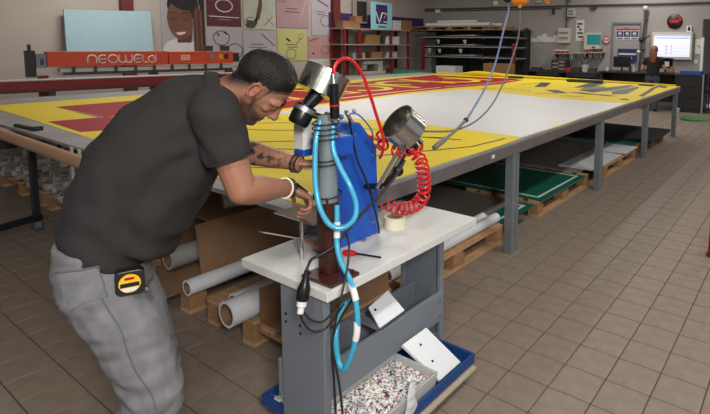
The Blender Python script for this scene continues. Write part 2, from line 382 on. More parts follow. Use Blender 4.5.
# ================================================================== people: helpers
def loft(mb, path, rads, lat, n=20):
    """tube with elliptical sections; rads = (lateral, depth) per station; lat = lateral direction"""
    P = [Vector(p) for p in path]; m = len(P); lat = Vector(lat).normalized(); vs = []
    for i in range(m):
        t = (P[min(i+1, m-1)] - P[max(i-1, 0)]).normalized()
        l_ = (lat - t*lat.dot(t)).normalized(); d_ = t.cross(l_)
        a, b = rads[i] if isinstance(rads[i], (tuple, list)) else (rads[i], rads[i])
        for k in range(n):
            th = 2*PI*k/n; vs.append(P[i] + l_*a*math.cos(th) + d_*b*math.sin(th))
    fs = [(i*n+k, i*n+(k+1) % n, (i+1)*n+(k+1) % n, (i+1)*n+k) for i in range(m-1) for k in range(n)]
    fs += [tuple(reversed(range(n))), tuple(range((m-1)*n, m*n))]
    return mb.add(vs, fs)
def caps(mb, path, rads):
    """chain of balls joined by tapered cylinders"""
    for i, p in enumerate(path):
        mb.ball(p, rads[i], 14, 10)
        if i: mb.cyl(path[i-1], p, rads[i-1], rads[i], 14)
def skin(mb, vox, smooth_it=4, fold=None):
    """weld overlapping shapes into one continuous surface (voxel remesh) and smooth it"""
    me = bpy.data.meshes.new('tmp'); me.from_pydata([tuple(p) for p in mb.v], [], mb.f); me.update()
    o = bpy.data.objects.new('tmp', me); COL.objects.link(o)
    r = o.modifiers.new('r', 'REMESH'); r.mode = 'VOXEL'; r.voxel_size = vox
    s_ = o.modifiers.new('s', 'SMOOTH'); s_.factor = .5; s_.iterations = smooth_it
    dg = bpy.context.evaluated_depsgraph_get(); e = bpy.data.meshes.new_from_object(o.evaluated_get(dg))
    out = MB(); nor = [v.normal.copy() for v in e.vertices]
    vs = [v.co.copy() for v in e.vertices]
    if fold: vs = [fold(p, nn) for p, nn in zip(vs, nor)]
    out.add(vs, [tuple(p.vertices) for p in e.polygons])
    bpy.data.objects.remove(o); bpy.data.meshes.remove(me); bpy.data.meshes.remove(e)
    return out
def finger(mb, base, d0, dn, lens, bends, r):
    """base point, direction, bend-towards direction (palm side), three segments"""
    p = Vector(base); d = Vector(d0).normalized(); pn = Vector(dn).normalized(); ax = d.cross(pn).normalized()
    pts = [p.copy()]; rr = [r]
    for k, L in enumerate(lens):
        d = Matrix.Rotation(math.radians(bends[k]), 3, ax) @ d
        p = p + d*L; pts.append(p.copy()); rr.append(r*(1-.1*(k+1)))
    caps(mb, pts, rr); return pts
def hand(mb, wrist, dirv, back, thumb_side, curls, spread=.2, sc=1.0):
    """right/left by thumb_side vector; palm plus four fingers and a thumb"""
    wv = Vector(wrist); d = Vector(dirv).normalized(); bk = Vector(back); bk = (bk - d*bk.dot(d)).normalized()
    th = Vector(thumb_side); th = (th - d*th.dot(d) - bk*th.dot(bk)).normalized(); pl = -bk
    Mx = Matrix((th, bk, d)).transposed()
    mb.ball(wv + d*.045*sc, (.040*sc, .016*sc, .055*sc), 16, 12, Mx)
    mb.ball(wv + d*.068*sc, (.041*sc, .014*sc, .03*sc), 16, 12, Mx)
    tips = []
    for k, (off, L, fw) in enumerate(((.030, .043, .088), (.010, .047, .094), (-.010, .044, .090), (-.029, .035, .080))):
        b = wv + d*fw*sc + th*off*sc
        dd = d + th*off*spread*6
        tips.append(finger(mb, b, dd, pl, (L*sc, L*.62*sc, L*.5*sc), curls[k], .0088*sc*(1 if k < 3 else .88)))
    tb_ = wv + d*.028*sc + th*.030*sc
    tips.append(finger(mb, tb_, d*.75 + th*.7 + pl*.25, pl*.6 - th*.6, (.036*sc, .032*sc, .026*sc), curls[4], .0105*sc))
    return tips
def paint(o, fn, name='tint'):
    me = o.data; a = me.color_attributes.new(name, 'FLOAT_COLOR', 'POINT'); org = ORG[o.name]
    buf = []
    for v in me.vertices: buf += list(fn(v.co + org)) + [1.0]
    a.data.foreach_set('color', buf)
def attr_mat(name, rough=.5, noise_amt=.08, nscale=40, bump=.1, bscale=150, sss=0):
    m = bpy.data.materials.new(name); m.use_nodes = True; nt = m.node_tree; b = nt.nodes['Principled BSDF']; b.inputs['Roughness'].default_value = rough
    at = nt.nodes.new('ShaderNodeAttribute'); at.attribute_name = 'tint'
    tc = nt.nodes.new('ShaderNodeTexCoord'); n = nt.nodes.new('ShaderNodeTexNoise'); n.inputs['Scale'].default_value = nscale
    nt.links.new(tc.outputs['Object'], n.inputs['Vector'])
    mr = nt.nodes.new('ShaderNodeMapRange'); mr.inputs[3].default_value = 1-noise_amt; mr.inputs[4].default_value = 1+noise_amt
    nt.links.new(n.outputs[0], mr.inputs[0])
    mx = nt.nodes.new('ShaderNodeVectorMath'); mx.operation = 'SCALE'
    nt.links.new(at.outputs['Vector'], mx.inputs[0]); nt.links.new(mr.outputs[0], mx.inputs['Scale'])
    nt.links.new(mx.outputs[0], b.inputs['Base Color'])
    n2 = nt.nodes.new('ShaderNodeTexNoise'); n2.inputs['Scale'].default_value = bscale; nt.links.new(tc.outputs['Object'], n2.inputs['Vector'])
    bp = nt.nodes.new('ShaderNodeBump'); bp.inputs['Strength'].default_value = bump; bp.inputs['Distance'].default_value = .004
    nt.links.new(n2.outputs[0], bp.inputs['Height']); nt.links.new(bp.outputs[0], b.inputs['Normal'])
    return m
def surf_tree(mb):
    from mathutils.bvhtree import BVHTree
    return BVHTree.FromPolygons([tuple(p) for p in mb.v], mb.f)
def cling(tree, pts, lift=.0015):
    out = []
    for p in pts:
        h_ = tree.find_nearest(Vector(p)); out.append(h_[0] + h_[1]*lift)
    return out
def patch(tree, corners, n=8, lift=.0025, thick=.002):
    """quad patch (4 corners) that clings to a surface"""
    a, b, c, d = [Vector(q) for q in corners]; mb = MB(); top = []; bot = []
    for i in range(n+1):
        for j in range(n+1):
            u, v = i/n, j/n
            p = (a*(1-u)+b*u)*(1-v) + (d*(1-u)+c*u)*v
            h_ = tree.find_nearest(p); top.append(h_[0]+h_[1]*lift); bot.append(h_[0]-h_[1]*thick)
    N = (n+1)**2; fs = []
    for i in range(n):
        for j in range(n):
            q = (i*(n+1)+j, (i+1)*(n+1)+j, (i+1)*(n+1)+j+1, i*(n+1)+j+1)
            fs.append(q); fs.append(tuple(N+k for k in reversed(q)))
    ring = [i*(n+1) for i in range(n+1)] + [n*(n+1)+j for j in range(1, n+1)] + [i*(n+1)+n for i in range(n-1, -1, -1)] + [j for j in range(n-1, 0, -1)]
    for k in range(len(ring)):
        p, q = ring[k], ring[(k+1) % len(ring)]; fs.append((p, N+p, N+q, q))
    mb.add(top+bot, fs); return mb

# ================================================================== the man at the table
F = Vector((.55, .835, 0)).normalized(); LV = Vector((-F.y, F.x, 0))
man = thing('person', (-1.68, .64, 0), 'bearded man in charcoal polo shirt and grey jeans bending over the table', 'person')
V3 = Vector
pel = V3((-1.755, .655, .875)); nsh = V3((-1.475, .862, 1.325)); fsh = V3((-1.80, 1.0, 1.30))
nel = V3((-1.422, .905, 1.085)); nwr = V3((-1.477, 1.120, 1.035))
fel = V3((-1.81, 1.115, 1.135)); fwr = V3((-1.535, 1.215, 1.093))
nb = V3((-1.636, .932, 1.355))
hipn = pel - LV*.085; hipf = pel + LV*.085
kn = V3((-1.555, .69, .485)); kf = V3((-1.72, .76, .475)); an = V3((-1.60, .605, .09)); af = V3((-1.78, .70, .09))
spine = [V3((-1.755, .655, .86)), V3((-1.755, .685, .98)), V3((-1.735, .76, 1.13)), V3((-1.69, .84, 1.255)), V3((-1.65, .905, 1.33))]
# ---- head frame: face looks down and away to the right
ch, sh_ = math.cos(math.radians(55)), math.sin(math.radians(55))
hf = (CR*ch*.95 + CD*sh_ + CF*.30).normalized()
hu = (CR*.80 - CD*.60); hu = (hu - hf*hu.dot(hf)).normalized(); hl = hu.cross(hf)      # hl: to his left
HC = V3((-1.530, 1.053, 1.386)); HS = .93
def H(f, l, u): return HC + (hf*f + hl*l + hu*u)*HS
HM = Matrix((hl, hf, hu)).transposed()
bd = MB()
class HB(MB):
    def ball(s, c, r, nu=12, nv=8, M=None): return MB.ball(s, c, tuple(q*HS for q in r) if isinstance(r, (tuple, list)) else r*HS, nu, nv, M)
body_b = bd; bd = HB()
bd.ball(H(-.012, 0, .042), (.076, .100, .088), 24, 18, HM)
bd.ball(H(.015, 0, .005), (.072, .082, .075), 24, 18, HM)
bd.ball(H(.042, 0, -.050), (.056, .056, .066), 20, 16, HM)
bd.ball(H(.078, 0, -.098), (.026, .022, .020), 14, 10, HM)
for s_ in (-1, 1):
    caps(bd, [H(-.002, s_*.062, -.035), H(.030, s_*.052, -.078), H(.070, s_*.022, -.100)], [.018, .018, .018])
    bd.ball(H(.058, s_*.045, -.014), (.019, .024, .018), 12, 10, HM)
    caps(bd, [H(.087, s_*.010, .026), H(.082, s_*.042, .028), H(.066, s_*.060, .020)], [.011, .011, .010])
    bd.ball(H(.080, s_*.031, .005), .0135, 12, 10)
    bd.ball(H(.104, s_*.012, -.034), (.009, .012, .008), 10, 8, HM)
    # ear: rim ring, lobe and bowl
    rim = [H(-.012 + .016*math.cos(a)-.004*math.sin(a), s_*(.080 + (.010 if math.cos(a) < .2 else .0)), .004 + .027*math.sin(a)) for a in [k*2*PI/14 for k in range(14)]]
    caps(bd, rim, [.0045]*14)
    bd.ball(H(-.010, s_*.077, .002), (.006, .012, .023), 12, 8, HM)
    bd.ball(H(-.006, s_*.079, -.030), (.006, .010, .010), 10, 8, HM)
bd.ball(H(.066, 0, -.020), (.038, .034, .046), 16, 12, HM); bd.ball(H(.088, 0, -.008), (.016, .016, .030), 14, 10, HM)
caps(bd, [H(.092, 0, .022), H(.106, 0, -.004), H(.119, 0, -.027)], [.010, .0095, .0125])
bd.ball(H(.090, 0, -.062), (.024, .012, .007), 14, 8, HM); bd.ball(H(.088, 0, -.074), (.021, .012, .008), 14, 8, HM)
bd.ball(H(.078, 0, -.058), (.030, .014, .022), 14, 10, HM)
body_b.add(bd.v, bd.f); bd = body_b
caps(bd, [H(-.030, 0, -.015), H(-.042, 0, -.080), nb + V3((0, 0, -.02))], [.058, .057, .066])
caps(bd, [H(.0, 0, -.06), H(-.03, 0, -.115)], [.045, .05])
loft(bd, spine, [(.145, .10), (.135, .095), (.15, .105), (.155, .105), (.12, .08)], LV)
caps(bd, [nsh, nel + (nsh-nel)*.45, nel], [.058, .050, .043]); caps(bd, [fsh, fel + (fsh-fel)*.45, fel], [.058, .048, .042])
def forearm(e, wv):
    loft(bd, [e + (wv-e)*t for t in (0, .15, .35, .6, .85, 1.0)], [(.043, .043), (.047, .044), (.046, .042), (.038, .034), (.030, .025), (.029, .022)], V3((0, 0, 1)), 18)
forearm(nel, nwr); forearm(fel, fwr)
n_dir = (CR*.52 + CF*.55 + CD*.45).normalized()
tipsn = hand(bd, nwr, n_dir, CR*-.25 - CD*.8 - CF*.3, CF*.7 + CR*.6, [(34, 52, 30), (48, 66, 36), (56, 72, 40), (60, 75, 40), (4, 10, 14)])
f_dir = (CR*.5 + CF*.85 + CD*.08).normalized()
tipsf = hand(bd, fwr, f_dir, -CD, -CF, [(25, 35, 20), (28, 38, 22), (30, 42, 25), (35, 45, 28), (5, 12, 15)])
for hp_, k_, a_ in ((hipn, kn, an), (hipf, kf, af)): caps(bd, [hp_, k_, a_], [.075, .052, .040])
body_mb = skin(bd, .0042, 3)
M_skin = attr_mat('skin', .48, .07, 30, .12, 160)
SKIN = lin((150, 104, 82)); STUB = lin((50, 39, 37)); LIP = lin((140, 82, 74)); TAT = lin((62, 50, 48)); EARC = lin((156, 100, 82))
HAIRC = lin((30, 25, 24))
HT = [(.12, .092), (.09, .088), (.060, .074), (.045, .060), (.02, .046), (-.02, .034), (-.05, -.012), (-.08, -.042), (-.2, -.055)]
def hscore(f, u):
    T = HT[0][1] if f >= HT[0][0] else HT[-1][1]
    for (fa, ta), (fb, tb2) in zip(HT, HT[1:]):
        if fb <= f <= fa: T = tb2 + (ta-tb2)*(f-fb)/(fa-fb)
    return u - T
def mixc(a, b, t): t = max(0, min(1, t)); return tuple(x*(1-t)+y*t for x, y in zip(a, b))
def tint(p):
    q = (p - HC)/HS; f, l, u = q.dot(hf), q.dot(hl), q.dot(hu); c = SKIN
    if q.length < .19:
        # stubble over jaw, chin and upper lip
        s = 0
        line = -.022 - .55*max(0, f-.0)*.6
        if u < line+.01 and f > -.012 and u > -.128: s = min(1, (line+.01-u)/.022)*min(1, (f+.012)/.02)
        if f > .082 and u > -.052: s *= .7
        c = mixc(c, STUB, s*.88)
        if f > .080 and -.081 < u < -.057 and abs(l) < .024: c = mixc(c, LIP, .8)
        hs_ = hscore(f, u)
        if hs_ > -.05 and not (abs(l) > .074 and f > -.03 and abs(u) < .034): c = mixc(c, HAIRC, min(1, 1.15+hs_/.042)*(.92 if f < .03 else .0 if hs_ < -.012 else .8))
        if .004 < f < .032 and -.035 < u < .05 and abs(l) > .045: c = mixc(c, HAIRC, .6*min(1, (f-.004)/.006)*min(1, (.032-f)/.008))
        if abs(abs(l)-.082) < .012 and abs(f+.01) < .03 and abs(u) < .045: c = mixc(c, EARC, .6)
    # tattoos on the far forearm
    v = fwr - fel; t = (p-fel).dot(v)/v.length_squared
    if .12 < t < .97 and (p - (fel+v*t)).length < .065:
        nz = noise.noise(p*38) + .6*noise.noise(p*85)
        c = mixc(c, TAT, (nz-.02)*4*(.9 if t < .6 else .6))
    return c
body = body_mb.build('body', M_skin, man, smooth=180); paint(body, tint)
# ---- eyebrows, hair
M_hair = mat('dark_hair', (24, 20, 19), .42, var=.5, scale=60, bump=.6, bscale=60, stretch=(4, 1.2, 4), spec=.3)
btree = surf_tree(body_mb)
for s_ in (-1, 1):
    path = cling(btree, [H(.105 - .5*abs(k-.1)*.03, s_*(.012+.042*k), .036+.006*math.sin(k*PI)) for k in [i/8 for i in range(9)]], .0005)
    MB().sweep(path, [.0035, .0045, .005, .005, .005, .0045, .004, .003, .002], 8).build('eyebrow', M_hair, man, smooth=60)
    path = cling(btree, [H(.100, s_*(.018+.028*k), .004-.003*math.sin(k*PI)) for k in [i/6 for i in range(7)]], .0002)
    MB().sweep(path, .0016, 6).build('eyelashes', M_hair, man)
hm = MB(); NU, NV = 64, 40; idx = {}
cH = H(-.010, 0, .030)
def hairtop(dv):
    h_ = btree.ray_cast(cH + dv*.3, -dv)
    return h_[0] if h_[0] is not None else cH + dv*.1
def hairy(p):
    q = (p - HC)/HS; return hscore(q.dot(hf), q.dot(hu)) > -.004
H_in = []; H_out = []; keep = []
for j in range(NV+1):
    ph = PI*j/NV
    for i in range(NU):
        t = 2*PI*i/NU; dv = (HM @ V3((math.sin(ph)*math.cos(t), math.sin(ph)*math.sin(t), math.cos(ph))))
        p = hairtop(dv); q = (p-HC)/HS; u = q.dot(hu); f = q.dot(hf); sc_ = hscore(f, u)
        on = hairy(p) and (p-HC).length < .17
        thick = .0008 + .0125*max(0, min(1, sc_/.05)) + min(1, max(0, sc_/.03))*(.0022*noise.noise(V3((q.dot(hl)*90, f*26, u*60))) + .002*noise.noise(p*24))
        H_in.append(p - dv*.003); H_out.append(p + dv*max(.0006, thick)); keep.append(on)
vs = H_in + H_out; N = len(H_in); fs = []; used = {}
for j in range(NV):
    for i in range(NU):
        a, b, c, d = j*NU+i, j*NU+(i+1) % NU, (j+1)*NU+(i+1) % NU, (j+1)*NU+i
        if keep[a] and keep[b] and keep[c] and keep[d]:
            q = (N+a, N+d, N+c, N+b); fs.append(q); fs.append((a, b, c, d))
            for e in ((a, b), (b, c), (c, d), (d, a)): used[frozenset(e)] = used.get(frozenset(e), 0)+1
for e, cnt in used.items():
    if cnt == 1: a, b = tuple(e); fs.append((a, b, N+b, N+a))
hm.add(vs, fs)
# drop unused vertices
us = sorted({i for q in hm.f for i in q}); mp_ = {k: n_ for n_, k in enumerate(us)}
hm2 = MB(); hm2.add([hm.v[k] for k in us], [tuple(mp_[i] for i in q) for q in hm.f])
hm2.build('hair', M_hair, man, smooth=60)
# ---- polo shirt
sh = MB(); NKT = nb + (H(-.042, 0, -.080) - nb).normalized()*.048
sp2 = [V3((-1.752, .645, .865)), V3((-1.752, .665, .93)), V3((-1.752, .690, 1.00)), V3((-1.735, .752, 1.12)), V3((-1.692, .835, 1.25)), V3((-1.655, .895, 1.318)), V3((-1.636, .932, 1.352)), NKT]
loft(sh, sp2, [(.160, .122), (.166, .134), (.172, .145), (.190, .158), (.197, .150), (.172, .125), (.105, .090), (.072, .070)], LV, 28)
loft(sh, [V3((-1.70, .72, .90)), V3((-1.69, .76, 1.0)), V3((-1.66, .83, 1.12)), V3((-1.62, .90, 1.22))], [(.14, .10), (.16, .115), (.16, .115), (.13, .09)], LV, 24)
caps(sh, [nsh + (fsh-nsh)*.18 + V3((0, 0, .012)), nb + V3((0, 0, -.035))], [.072, .085]); caps(sh, [fsh + (nsh-fsh)*.12, nb + V3((0, 0, -.035))], [.072, .085])
loft(sh, [nsh + (nb-nsh)*.3 + V3((0, 0, .01)), nsh + V3((0, 0, .002)), nsh + (nel-nsh)*.35, nsh + (nel-nsh)*.60], [.078, .077, .070, .068], LV, 20)
loft(sh, [fsh + (nb-fsh)*.3, fsh, fsh + (fel-fsh)*.35, fsh + (fel-fsh)*.72], [.074, .072, .066, .066], LV, 20)
arm_pit = nsh + (nel-nsh)*.45
def sfold(p, n_):
    a = 0
    q = p - V3((-1.60, .80, 1.12)); r = q.length
    a += .0075*math.sin(r*95 + 3*noise.noise(p*6))*math.exp(-(r/.17)**2)        # folds fanning from the armpit
    a += .009*noise.noise(V3((p.x*7, p.y*7, p.z*11))) + .005*noise.noise(p*17)
    a += .004*math.sin((p.z*.8 + p.dot(F)*.7)*62 + 4*noise.noise(p*5))*max(0, min(1, (1.12-p.z)/.12))
    return p + n_*a
shirt_mb = skin(sh, .0065, 22, sfold)
M_shirt = mat('charcoal_cotton', (47, 44, 44), .9, var=.1, scale=12, bump=.25, bscale=420, spec=.2)
shirt = shirt_mb.build('polo_shirt', M_shirt, man, smooth=180)
# collar: a folded band standing round the neck
nax = (H(-.042, 0, -.080) - nb).normalized(); cu_, cw_, ca_ = frame(nax)
col_ = MB(); prof = [(.068, .012), (.073, .018), (.083, .008), (.094, -.020), (.090, -.024), (.080, .002), (.072, .008)]
col_.lathe([(r*.93, h_-.002) for r, h_ in prof], nb + nax*.040, nax, 36, True)
col_.build('collar', M_shirt, shirt, smooth=50)
slp = nsh + (nel-nsh)*.58
MB().sweep([slp + (frame(nel-nsh)[0]*math.cos(a) + frame(nel-nsh)[1]*math.sin(a))*.069 for a in [k*2*PI/28 for k in range(28)]], .0035, 6, closed=True).build('sleeve_hem', M_shirt, shirt, smooth=60)
# ---- jeans
jn = MB()
loft(jn, [V3((-1.755, .640, .945)), V3((-1.757, .640, .90)), V3((-1.755, .645, .84)), V3((-1.74, .655, .77))], [(.150, .112), (.156, .118), (.160, .124), (.15, .12)], LV, 28)
bt = V3((-1.765, .648, .855))
jn.ball(bt - LV*.07, (.070, .070, .10), 18, 12); jn.ball(bt + LV*.075, (.070, .070, .10), 18, 12)
caps(jn, [hipn + V3((0, 0, -.06)), hipn*.5 + kn*.5 + V3((.01, .0, 0)), kn, kn*.5+an*.5 - F*.01, an], [.104, .094, .078, .074, .066])
caps(jn, [hipf + V3((0, 0, -.06)), hipf*.5 + kf*.5, kf, kf*.5+af*.5 - F*.01, af], [.104, .094, .078, .074, .066])
def jfold(p, n_):
    a = .0065*noise.noise(V3((p.x*9, p.y*9, p.z*24))) + .003*noise.noise(V3((p.x*20, p.y*20, p.z*40)))
    a += .004*math.sin(p.z*85 + 5*noise.noise(p*7))*max(0, min(1, (.62-p.z)/.12))
    return p + n_*a
jeans_mb = skin(jn, .0065, 5, jfold)
M_jean = mat('grey_denim', (116, 115, 118), .85, var=.16, scale=22, bump=.3, bscale=500, col2=None, spec=.2)
M_stitch = mat('denim_seam', (92, 92, 97), .9)
jeans = jeans_mb.build('jeans', M_jean, man, smooth=180)
jt = surf_tree(jeans_mb)
out_ = -LV
# back pocket on the near cheek, side seam, waistband stitching
pk = [V3((-1.698, 0.526, 0.892)), V3((-1.551, 0.570, 0.926)), V3((-1.538, 0.568, 0.843)), V3((-1.653, 0.546, 0.811))]
poc = patch(jt, pk, 10, .0035).build('back_pocket', M_jean, jeans, smooth=40)
MB().sweep(cling(jt, [pk[0]*(1-t)+pk[1]*t for t in [i/12 for i in range(13)]], .004), .0028, 6).build('pocket_hem', M_stitch, jeans)
MB().sweep(cling(jt, [pk[1]*(1-t)+pk[2]*t for t in [i/12 for i in range(13)]], .004), .002, 6).build('pocket_seam', M_stitch, jeans)
seam = cling(jt, [(hipn + V3((0, 0, .06))).lerp(kn, t) - LV*.25 + F*.03 for t in [i/30 for i in range(31)]], .0015)
for _ in range(6): seam = [seam[0]] + [(seam[i-1]+seam[i]*2+seam[i+1])/4 for i in range(1, 30)] + [seam[30]]
seam = cling(jt, seam, .0012)
MB().sweep(seam, .0022, 6).build('side_seam', M_stitch, jeans)
# shoes
M_shoe = mat('shoe_black', (28, 27, 27), .6)
for a_ in (an, af):
    s = MB(); s.ball(a_ + F*.07 + V3((0, 0, -.045)), (.05, .14, .042), 16, 10, Matrix((-LV, F, V3((0, 0, 1)))).transposed()); s.ball(a_ + V3((0, 0, -.02)), (.045, .055, .065), 14, 10)
    so = skin(s, .008, 3); so.v = [V3((p.x, p.y, max(p.z, .003))) for p in so.v]; so.build('shoe', M_shoe, man, smooth=180)
# bracelets
def bracelet(name, e, wv, t, r, rr, m, parent, beads=0, lab=None):
    c = e + (wv-e)*t; u_, w_, a_ = frame(wv-e); mb = MB()
    if beads:
        for k in range(beads): an_ = 2*PI*k/beads; mb.ball(c + (u_*math.cos(an_)*1.0 + w_*math.sin(an_))*r, rr, 8, 6)
    else: mb.sweep([c + (u_*math.cos(a)+w_*math.sin(a))*r for a in [k*2*PI/24 for k in range(24)]], rr, 8, closed=True)
    return mb.build(name, m, parent, smooth=60, label=lab)
M_ivory = mat('ivory_beads', (225, 218, 195), .4); M_leather = mat('dark_leather', (52, 34, 26), .6); M_blk2 = mat('black_cord', (22, 20, 20), .7)
bracelet('bracelet', nel, nwr, .90, .034, .0045, M_ivory, man, 26, 'ivory bead bracelet'); bracelet('bracelet', nel, nwr, .955, .033, .0042, M_leather, man, 24, 'brown bead bracelet'); bracelet('bracelet', nel, nwr, 1.0, .032, .004, M_blk2, man, 22, 'black bead bracelet')
bracelet('bracelet', fel, fwr, .93, .033, .004, M_blk2, man, 24, 'black bead bracelet on the far wrist'); bracelet('bracelet', fel, fwr, .985, .032, .004, M_leather, man, 22, 'brown bead bracelet on the far wrist')
# tape measure clipped on the front pocket
M_tm = mat('tape_case_dark', (40, 38, 36), .4, metal=.3); M_tmy = mat('tape_label_yellow', (228, 178, 30), .5); M_tmw = mat('tape_label_white', (215, 212, 205), .5)
c0 = jt.find_nearest(V3((-1.52, .70, .902))); nC = (c0[1]*.6 - CF*.8); nC = V3((nC.x, nC.y, 0)).normalized(); c0 = c0[0] + nC*.030
ux = nC.cross(V3((0, 0, 1))) * -1; uz = V3((0, 0, 1))
tm_ = thing('tape_measure', c0 - uz*.035, "dark square tape measure with yellow round label on the man's jeans pocket", 'tape measure')
Mt = Matrix((ux, nC, uz)).transposed()
def rounded(w2, h2, r, n=5):
    pts = []
    for (sx, sz, a0) in ((1, -1, -90), (1, 1, 0), (-1, 1, 90), (-1, -1, 180)):
        for k in range(n+1): a = math.radians(a0+90*k/n); pts.append((sx*(w2-r)+r*math.cos(a), sz*(h2-r)+r*math.sin(a)))
    return pts
MB().prism([c0 + ux*a + uz*b - nC*.018 for a, b in rounded(.036, .036, .014)], nC*.036).build('case', M_tm, tm_, bevel=.003)
MB().cyl(c0 + nC*.0182, c0 + nC*.0196, .027, n=28).build('round_label', M_tmy, tm_)
MB().prism([c0 + ux*a + uz*b + nC*.0198 for a, b in [(-.022, -.012), (.022, -.012), (.014, -.023), (-.014, -.023)]], nC*.0008).build('label_print', M_tmw, tm_)
MB().prism([c0 + ux*a + uz*b + nC*.0198 for a, b in [(-.023, .002), (.023, .002), (.0235, -.010), (-.0235, -.010)]], nC*.0008).build('label_print', M_black, tm_)
MB().prism([c0 + ux*a + uz*b + nC*.0198 for a, b in [(-.012, .018), (.012, .018), (.012, .011), (-.012, .011)]], nC*.0008).build('label_print', M_bred, tm_)
MB().prism([c0 + ux*a + uz*b - nC*.024 for a, b in [(-.012, .03), (.012, .03), (.012, -.02), (-.012, -.02)]], nC*.006).build('belt_clip', mat('clip_steel', (180, 180, 182), .3, metal=.9), tm_)
MB().prism([c0 + ux*.036 + uz*b - nC*a for a, b in [(-.008, -.036), (.008, -.036), (.008, -.026), (-.008, -.026)]], ux*.008).build('hook', mat('clip_steel', (180, 180, 182)), tm_)
# ================================================================== eyelet machine on the bench
M_brown = mat('brown_enamel', (62, 30, 24), .3, coat=.4, var=.1, scale=20)
M_blue = mat('machine_blue', (22, 80, 176), .4, var=.05, scale=6)
M_ss = mat('brushed_steel', (190, 188, 182), .22, metal=1, var=.08, scale=40, stretch=(1, 1, 8))
M_chrome = mat('chrome', (215, 215, 215), .12, metal=1)
M_cyan = mat('cyan_hose', (56, 160, 196), .35, coat=.3)
M_red = mat('red_hose', (196, 18, 26), .3, coat=.3)
M_blk = mat('black_gloss_plastic', (16, 16, 18), .3)
M_cable = mat('black_cable', (20, 20, 22), .5)
M_sleeve = mat('cloudy_sleeve', (112, 120, 124), .25, var=.25, scale=22, coat=.3, stretch=(1, 1, .3))
M_alu = mat('aluminium', (178, 180, 182), .35, metal=.9)
M_plug = mat('white_plastic', (222, 222, 218), .4)
ma = thing('eyelet_machine', (-1.46, 1.35, .70), 'blue eyelet press with brown post and steel hoppers on the white bench', 'machine')
bp_ = MB().bx(-1.462, -1.305, 1.152, 1.288, .7005, .713).build('base_plate', M_brown, ma, bevel=.003)
for (x, y) in ((-1.325, 1.172), (-1.325, 1.268), (-1.445, 1.172)):
    MB().cyl((x, y, .713), (x, y, .722), .009, n=6).build('bolt', M_brown, bp_)
PXC, PYC = -1.402, 1.228
MB().bx(PXC-.028, PXC+.028, PYC-.028, PYC+.028, .713, 1.0).build('post', M_brown, ma, bevel=.006)
# clouded sleeve round the upper post, a little crumpled
def slv(p): return Vector((p.x+.004*noise.noise(p*18), p.y+.004*noise.noise(p*18+Vector((9, 2, 1))), p.z))
ms = MB(); loft(ms, [(PXC+.0, PYC, .975), (PXC, PYC, 1.03), (PXC-.004, PYC+.004, 1.12), (PXC-.012, PYC+.008, 1.20), (PXC-.016, PYC+.010, 1.285)], [(.036, .036), (.035, .034), (.033, .032), (.031, .03), (.03, .03)], (1, 0, 0), 18)
ms.v = [slv(p) for p in ms.v]
sl = ms.build('post_sleeve', M_sleeve, ma, smooth=60)
for zz in (1.0, 1.115, 1.130, 1.205, 1.222, 1.24, 1.258):
    k_ = (zz-1.0)/.285
    MB().sweep([(PXC-.016*k_+.050*math.cos(a)*(1-.08*k_), PYC+.010*k_+.050*math.sin(a)*(1-.08*k_), zz+.004*math.sin(a)) for a in [k*2*PI/24 for k in range(24)]], .0028, 6, closed=True).build('cable_tie', M_cable, ma)
# blue cabinet with a chamfered shoulder
cab = [(1.385, .7005), (1.64, .7005), (1.628, 1.095), (1.530, 1.210), (1.385, 1.228)]
bb = MB().prism([(-1.655, y, z) for y, z in cab], (.115, 0, 0)).build('cabinet', M_blue, ma, bevel=.006)
MB().bx(-1.5398, -1.538, 1.395, 1.452, 1.130, 1.185).build('type_plate', M_alu, bb)
MB().bx(-1.5378, -1.5374, 1.402, 1.445, 1.160, 1.178).build('plate_print', M_grey, bb); MB().bx(-1.5378, -1.5374, 1.402, 1.445, 1.137, 1.152).build('plate_print', M_grey, bb)
for (y, z) in ((1.50, 1.165), (1.60, 1.06), (1.60, .90), (1.60, .76), (1.42, .80), (1.42, 1.05)):
    MB().cyl((-1.5398, y, z), (-1.536, y, z), .005, n=10).build('screw', M_alu, bb)
MB().bx(-1.536, -1.512, 1.52, 1.535, .7005, .712).build('foot_bracket', M_alu, ma)
# press head reaching over the table corner, with its work plate
MB().bx(-1.60, -1.43, 1.27, 1.385, 1.116, 1.19).build('head_arm', M_blue, ma, bevel=.006)
MB().bx(-1.59, -1.535, 1.232, 1.30, 1.141, 1.24).build('head_block', M_plug, ma, bevel=.004)
MB().bx(-1.59, -1.535, 1.230, 1.30, 1.116, 1.1405).build('head_guard', M_blue, ma, bevel=.004)
MB().cyl((-1.46, 1.305, 1.10), (-1.46, 1.305, .985), .011, n=14).build('plunger', M_chrome, ma, smooth=40)
MB().bx(-1.63, -1.405, 1.165, 1.29, .898, .904).build('work_plate', M_chrome, ma, bevel=.002)
MB().cyl((-1.585, 1.255, .7005), (-1.585, 1.255, .898), .007, n=12).build('support_rod', M_chrome, ma, smooth=40)
MB().cyl((-1.46, 1.27, .904), (-1.46, 1.27, .918), .014, n=16).build('anvil', M_alu, ma, smooth=40)
